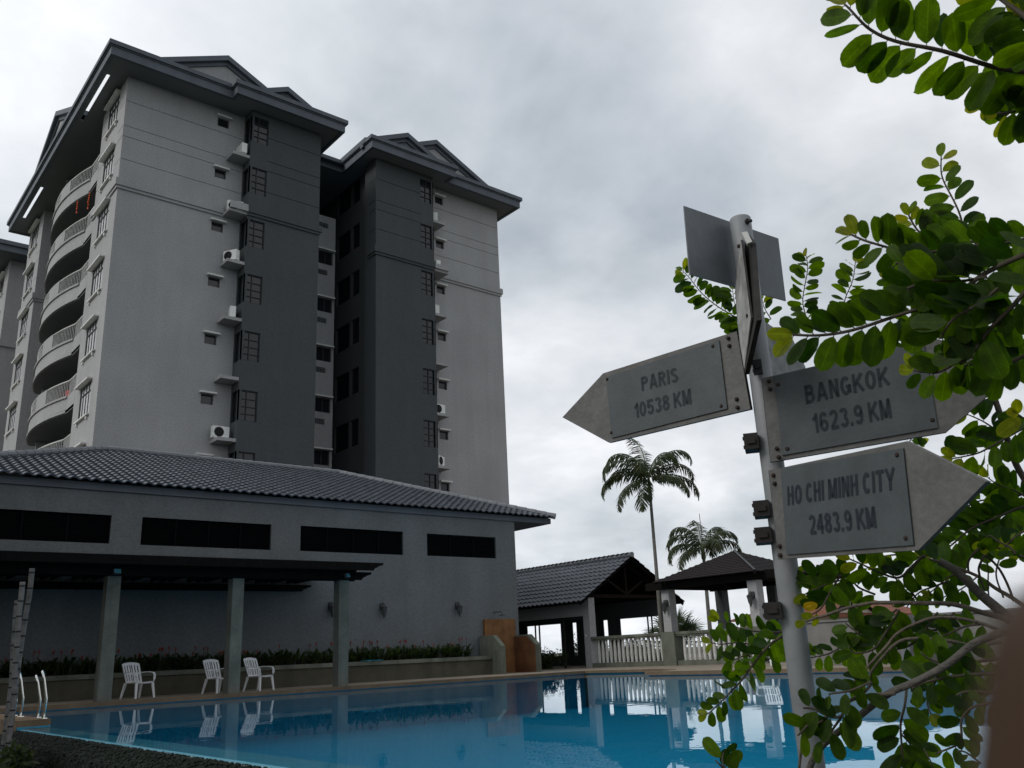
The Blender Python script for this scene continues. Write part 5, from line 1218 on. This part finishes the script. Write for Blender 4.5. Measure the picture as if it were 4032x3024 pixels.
# right edge below the boards
branch(A5, [(1940,280),(1990,480),(2050,700),(2140,920),(2230,1100),(2330,1300)], 2.5,2.4, 0, .008,.009, m='bark', name='limb')
branch(A5, [(2330,560),(2200,640),(2080,710),(1900,800),(1780,860),(1600,900)], 2.35,2.4, 92, .004,.0018, (.05,1), .30)
branch(A5, [(2100,730),(1950,640),(1830,560),(1700,500)], 2.45,2.5, 78, .003,.0015, (.1,1), .32)
branch(A5, [(2350,620),(2250,560),(2150,520)], 2.3,2.3, 85, .003,.002, (0,1), .35)
branch(A5, [(2300,1280),(2130,1180),(2000,1130),(1900,1060)], 2.5,2.55, 82, .003,.0015, (0,1), .27, young=1)
branch(A5, [(2340,1300),(2150,1330),(1950,1420),(1750,1520),(1560,1660),(1400,1760)], 2.45,2.55, 88, .0045,.002, (.1,1), .24, young=1)
branch(A5, [(2240,1180),(2050,1260),(1880,1260),(1720,1310),(1640,1380)], 2.55,2.6, 85, .003,.0018, (0,1), .25, young=0)
branch(A5, [(2120,1460),(2000,1520),(1850,1570),(1700,1640)], 2.5,2.55, 85, .003,.0015, (0,1), .3, young=0)
branch(A5, [(2330,1480),(2180,1560),(2050,1660)], 2.3,2.3, 85, .003,.002, (0,1), .36)
branch(A5, [(1210,760),(1260,690),(1330,720)], 3.0,3.0, 50, .002,.001, (0,1), .4)
# lower right: bare limbs, loops and leafy twigs
branch(A6, [(1200,200),(1290,250),(1400,350),(1500,440),(1640,560),(1800,720)], 2.25,2.15, 0, .0095,.014, m='barkgrey', name='limb')
branch(A6, [(1850,560),(1720,460),(1600,390),(1480,310),(1330,245),(1190,200),(1060,170),(900,150),(740,180)], 2.2,2.5, 88, .006,.002, (.5,1), .25)
branch(A6, [(1850,700),(1650,600),(1500,560),(1300,505),(1100,490),(850,490),(700,500),(520,530),(380,580),(255,630)], 2.1,2.3, 85, .0075,.003, (.62,1), .5, m='bark', skip=.35)
branch(A6, [(1640,690),(1500,640),(1300,600),(1110,600),(930,690),(830,800),(700,920),(620,1010),(565,1130)], 2.05,2.1, 78, .0045,.0025, (.90,1.0), .3, m='bark', young=0)
branch(A6, [(1640,770),(1430,790),(1250,755),(1000,750),(870,790),(790,870),(720,990),(715,1060)], 2.0,2.05, 82, .0048,.0025, (.92,1), .3, m='bark', young=0)
branch(A6, [(1900,600),(1700,660),(1560,730),(1430,800),(1250,920),(1000,1060),(850,1140),(650,1270),(480,1400),(350,1540),(270,1680),(230,1760)], 1.75,1.95, 0, .0085,.007, m='barkgrey', name='limb')
branch(A6, [(880,1130),(750,1135),(640,1160),(540,1205),(380,1300),(290,1390),(230,1500),(195,1680)], 1.85,1.9, 0, .0045,.003, m='bark', name='limb')
branch(A6, [(560,1200),(520,1280),(430,1290),(330,1250),(240,1240)], 1.85,1.85, 105, .003,.002, (0,1), .24, young=0)
branch(A6, [(640,1180),(680,1110),(700,1050),(560,1120),(420,1140)], 1.85,1.85, 105, .003,.002, (0,1), .3, young=0)
branch(A6, [(520,1260),(480,1350),(420,1420),(350,1450)], 1.86,1.86, 110, .003,.002, (0,1), .22, young=0)
branch(A6, [(330,1330),(260,1360),(190,1420)], 1.86,1.86, 95, .003,.002, (0,1), .35, young=0)
branch(A6, [(968,1090),(945,1200),(930,1330),(935,1480),(930,1640),(930,1720)], 1.9,1.9, 108, .003,.0018, (.2,1), .22, young=0)
branch(A6, [(930,1420),(1000,1500),(1040,1580),(1060,1700)], 1.9,1.9, 105, .002,.0015, (0,1), .3, young=0)
branch(A6, [(1180,990),(1140,1100),(1120,1200),(1130,1270)], 1.95,1.95, 78, .003,.0015, (0,1), .25, young=1)
branch(A6, [(1600,1000),(1400,1000),(1250,1010),(1100,1060),(1010,1100)], 1.85,1.9, 110, .004,.002, (0,1), .2, young=0)
branch(A6, [(1650,880),(1450,900),(1300,930),(1150,900),(1060,840)], 1.9,1.95, 105, .004,.002, (0,1), .22, young=0)
branch(A6, [(1600,1120),(1480,1120),(1380,1130),(1300,1150)], 1.8,1.8, 95, .004,.002, (0,1), .24, young=0)
branch(A6, [(1560,1190),(1440,1230),(1360,1330),(1340,1450),(1270,1520),(1180,1570)], 1.75,1.8, 85, .003,.0018, (0,1), .28, young=0)
branch(A6, [(1480,1620),(1400,1560),(1330,1540)], 1.75,1.75, 70, .002,.0015, (0,1), .4, young=0)
branch(A6, [(1150,1659),(1120,1590),(1095,1530)], 1.8,1.8, 0, .0018,.0012, name='twig')
# leafy twigs in the middle of the lower right mass
branch(A6, [(1100,160),(1000,240),(900,310),(780,280),(650,220),(560,180)], 2.3,2.4, 92, .004,.002, (0,1), .22)
branch(A6, [(1040,470),(980,400),(900,330),(830,240)], 2.35,2.4, 85, .003,.002, (0,1), .26, young=1)
branch(A6, [(1260,330),(1150,380),(1050,430),(960,520)], 2.3,2.35, 78, .003,.0015, (0,1), .27, young=0)
branch(A6, [(1480,300),(1360,380),(1270,430),(1220,470)], 2.3,2.3, 62, .002,.0015, (0,1), .35, young=1)
branch(A6, [(900,540),(800,640),(720,730),(620,700),(540,640)], 2.2,2.25, 90, .003,.002, (0,1), .22, young=0)
branch(A6, [(910,540),(870,640),(800,720),(720,820),(610,850),(560,800)], 2.15,2.2, 92, .003,.002, (0,1), .22, young=0)
branch(A6, [(1180,560),(1130,650),(1060,720),(960,800),(850,830)], 2.1,2.2, 88, .003,.002, (0,1), .24, young=1)
branch(A6, [(1300,560),(1240,640),(1150,690),(1060,680)], 2.15,2.2, 80, .003,.002, (0,1), .3, young=0)
branch(A6, [(1500,640),(1400,660),(1280,700),(1140,745)], 2.1,2.1, 80, .003,.002, (0,1), .34, young=0)
branch(A6, [(600,760),(500,810),(400,850),(280,880)], 2.35,2.45, 74, .003,.0015, (0,1), .27, young=1)
branch(A6, [(740,430),(640,390),(560,330),(450,340),(320,400),(250,430)], 2.4,2.45, 86, .003,.002, (0,1), .25, young=1)
branch(A6, [(560,290),(450,310),(340,310),(240,330),(200,300)], 2.45,2.5, 70, .003,.0015, (.1,1), .28, young=1)
branch(A6, [(500,300),(430,420),(360,520),(300,570)], 2.4,2.4, 88, .003,.002, (0,1), .34, young=1)
# thin loops against the sky
branch(A6, [(1410,270),(1408,190),(1440,130),(1510,98),(1600,100),(1720,140),(1850,200)], 2.2,2.2, 0, .0028,.0032, name='twig')
branch(A6, [(1515,400),(1490,300),(1475,230),(1500,170),(1540,165),(1610,240),(1680,380),(1730,480)], 2.2,2.2, 0, .0028,.0032, name='twig')
branch(A6, [(1555,455),(1545,330),(1530,220),(1520,160)], 2.2,2.2, 0, .002,.0015, name='twig')
branch(A6, [(1640,450),(1610,350),(1610,250),(1640,120),(1700,40)], 2.2,2.2, 64, .0025,.0015, (.4,1), .5, young=1)
branch(A6, [(1400,270),(1280,300),(1200,370),(1120,420)], 2.3,2.3, 60, .0025,.0015, (.3,1), .4, young=1)
branch(A6, [(1740,150),(1690,100),(1620,60),(1560,20),(1480,60)], 2.1,2.2, 66, .003,.0015, (0,1), .3, young=1)
# sprays left of the post
branch(A7, [(870,650),(800,700),(640,695),(520,672),(430,645),(350,615)], 2.95,3.0, 66, .0035,.0014, (.05,1), .24, young=1, tilt=.8)
branch(A7, [(860,680),(790,740),(700,810),(590,930),(500,1060),(430,1140),(340,1215),(270,1280)], 2.5,2.55, 74, .0045,.0018, (.1,1), .22, young=1, tilt=.8)
branch(A7, [(700,800),(600,790),(480,775),(360,780),(300,770)], 2.8,2.85, 70, .003,.0015, (0,1), .23, young=1)
branch(A7, [(680,830),(560,860),(450,890),(380,860)], 2.75,2.8, 66, .003,.0015, (0,1), .25, young=0)
branch(A7, [(830,770),(760,850),(700,900),(660,870)], 2.8,2.8, 60, .003,.0015, (0,1), .3, young=1)
branch(A7, [(560,1800),(440,1720),(370,1640),(330,1600)], 1.95,1.98, 88, .003,.0018, (.3,1), .34, young=0)
branch(A7, [(520,1760),(420,1690),(380,1610),(400,1540)], 1.95,1.96, 85, .003,.0018, (.4,1), .4, young=0)
my = MB(); b_ = at(A6(335,500), 2.3); e_ = at(A6(232,528), 2.32); leaf(my, b_, e_-b_, -CF+Vector((0,0,.2)), (e_-b_).length, (e_-b_).length*.30); uvput(my.build('yellow_leaf', 'leafyellow', tr, smooth=True), my)
# trunk, just outside the view
mb = MB(); q = at((4600,2300), 2.3)
mb.tube([(4.0,.55,-1),(3.85,.55,-.4),(3.5,.5,.2),(q.x,q.y,q.z),(2.6,-.05,1.5),(2.2,-.3,2.2)], [.11,.09,.07,.045,.035,.02], 10); mb.build('trunk', 'barkgrey', tr, smooth=True)
for tgt in ((4250,1150,1.7),(4250,700,1.7),(4300,300,1.65),(4250,1500,1.6),(4250,2100,2.3)):
    e = at(tgt[:2], tgt[2]); mb = MB(); s_ = Vector((2.6,-.05,1.5)) if tgt[1] < 1600 else q; mb.tube([s_, (s_+e)/2+Vector((0,-.05,.05)), e], [.02,.013,.007], 8); mb.build('limb', 'barkgrey', tr, smooth=True)

# ================================================================== the photographer's finger at the lens
def lc(x, y, f): return CAM + CX*x + CU*y + CF*f
sk = [('tip',(.0274,-.0072,.0355),.0070),('t2',(.0271,-.0130,.0355),.0084),('dip',(.0264,-.026,.0352),.0086),('mid',(.0284,-.040,.034),.0088),('pip',(.030,-.056,.028),.0094),('prox',(.034,-.078,.016),.0098),('mcp',(.041,-.102,.002),.0125)]
def hand():
    V = []; E = []; Rr = []
    def add(p, r, par=None):
        V.append(tuple(lc(*p))); Rr.append(r); i = len(V)-1
        if par is not None: E.append((par, i))
        return i
    wrist = add((.085,-.205,-.05), .026); palm = add((.066,-.150,-.022), .030, wrist)
    k = add((.046,-.108,-.002), .0135, palm); prev = k
    for nme, p, r in reversed(sk[:-1]): prev = add(p, r, prev)
    for i, (kx, seq) in enumerate((((.064,-.106,-.006), [((.060,-.080,.012),.0098),((.058,-.066,.030),.0092),((.056,-.070,.046),.0082)]), ((.081,-.112,-.012), [((.079,-.088,.006),.0095),((.076,-.078,.022),.0088),((.072,-.084,.036),.0078)]), ((.096,-.124,-.018), [((.096,-.104,-.004),.0084),((.092,-.096,.010),.0076),((.088,-.102,.022),.0068)]))):
        a = add(kx, .0125-.001*i, palm)
        for p, r in seq: a = add(p, r, a)
    a = add((.048,-.150,-.044), .015, palm)
    for p, r in (((.036,-.128,-.058),.0115),((.030,-.108,-.062),.0100),((.028,-.094,-.060),.0082)): a = add(p, r, a)
    e = add((.13,-.33,-.11), .034, wrist); add((.17,-.45,-.16), .042, e)
    me = bpy.data.meshes.new('h'); me.from_pydata(V, E, []); ob = bpy.data.objects.new('h', me); COL.objects.link(ob)
    sm = ob.modifiers.new('s', 'SKIN')
    if not me.skin_vertices:
        bpy.context.view_layer.objects.active = ob
    sv = me.skin_vertices[0].data if me.skin_vertices else None
    if sv:
        for i, r in enumerate(Rr): sv[i].radius = (r, r)
        sv[1].use_root = True
        ob.modifiers.new('ss', 'SUBSURF').levels = 2; dg = bpy.context.evaluated_depsgraph_get(); m2 = bpy.data.meshes.new_from_object(ob.evaluated_get(dg)); bpy.data.objects.remove(ob)
        m2.materials.clear(); m2.materials.append(M['skin']); m2.polygons.foreach_set('use_smooth', [True]*len(m2.polygons)); o = bpy.data.objects.new('hand', m2); COL.objects.link(o); return o
    bpy.data.objects.remove(ob); print('NO SKIN DATA'); return None
ho_ = hand()
if ho_: tag(ho_, "blurred fingertip of the photographer's hand covering the bottom right corner", 'hand')
mb = MB(); c0 = Vector(lc(.0283,-.0095,.0362))
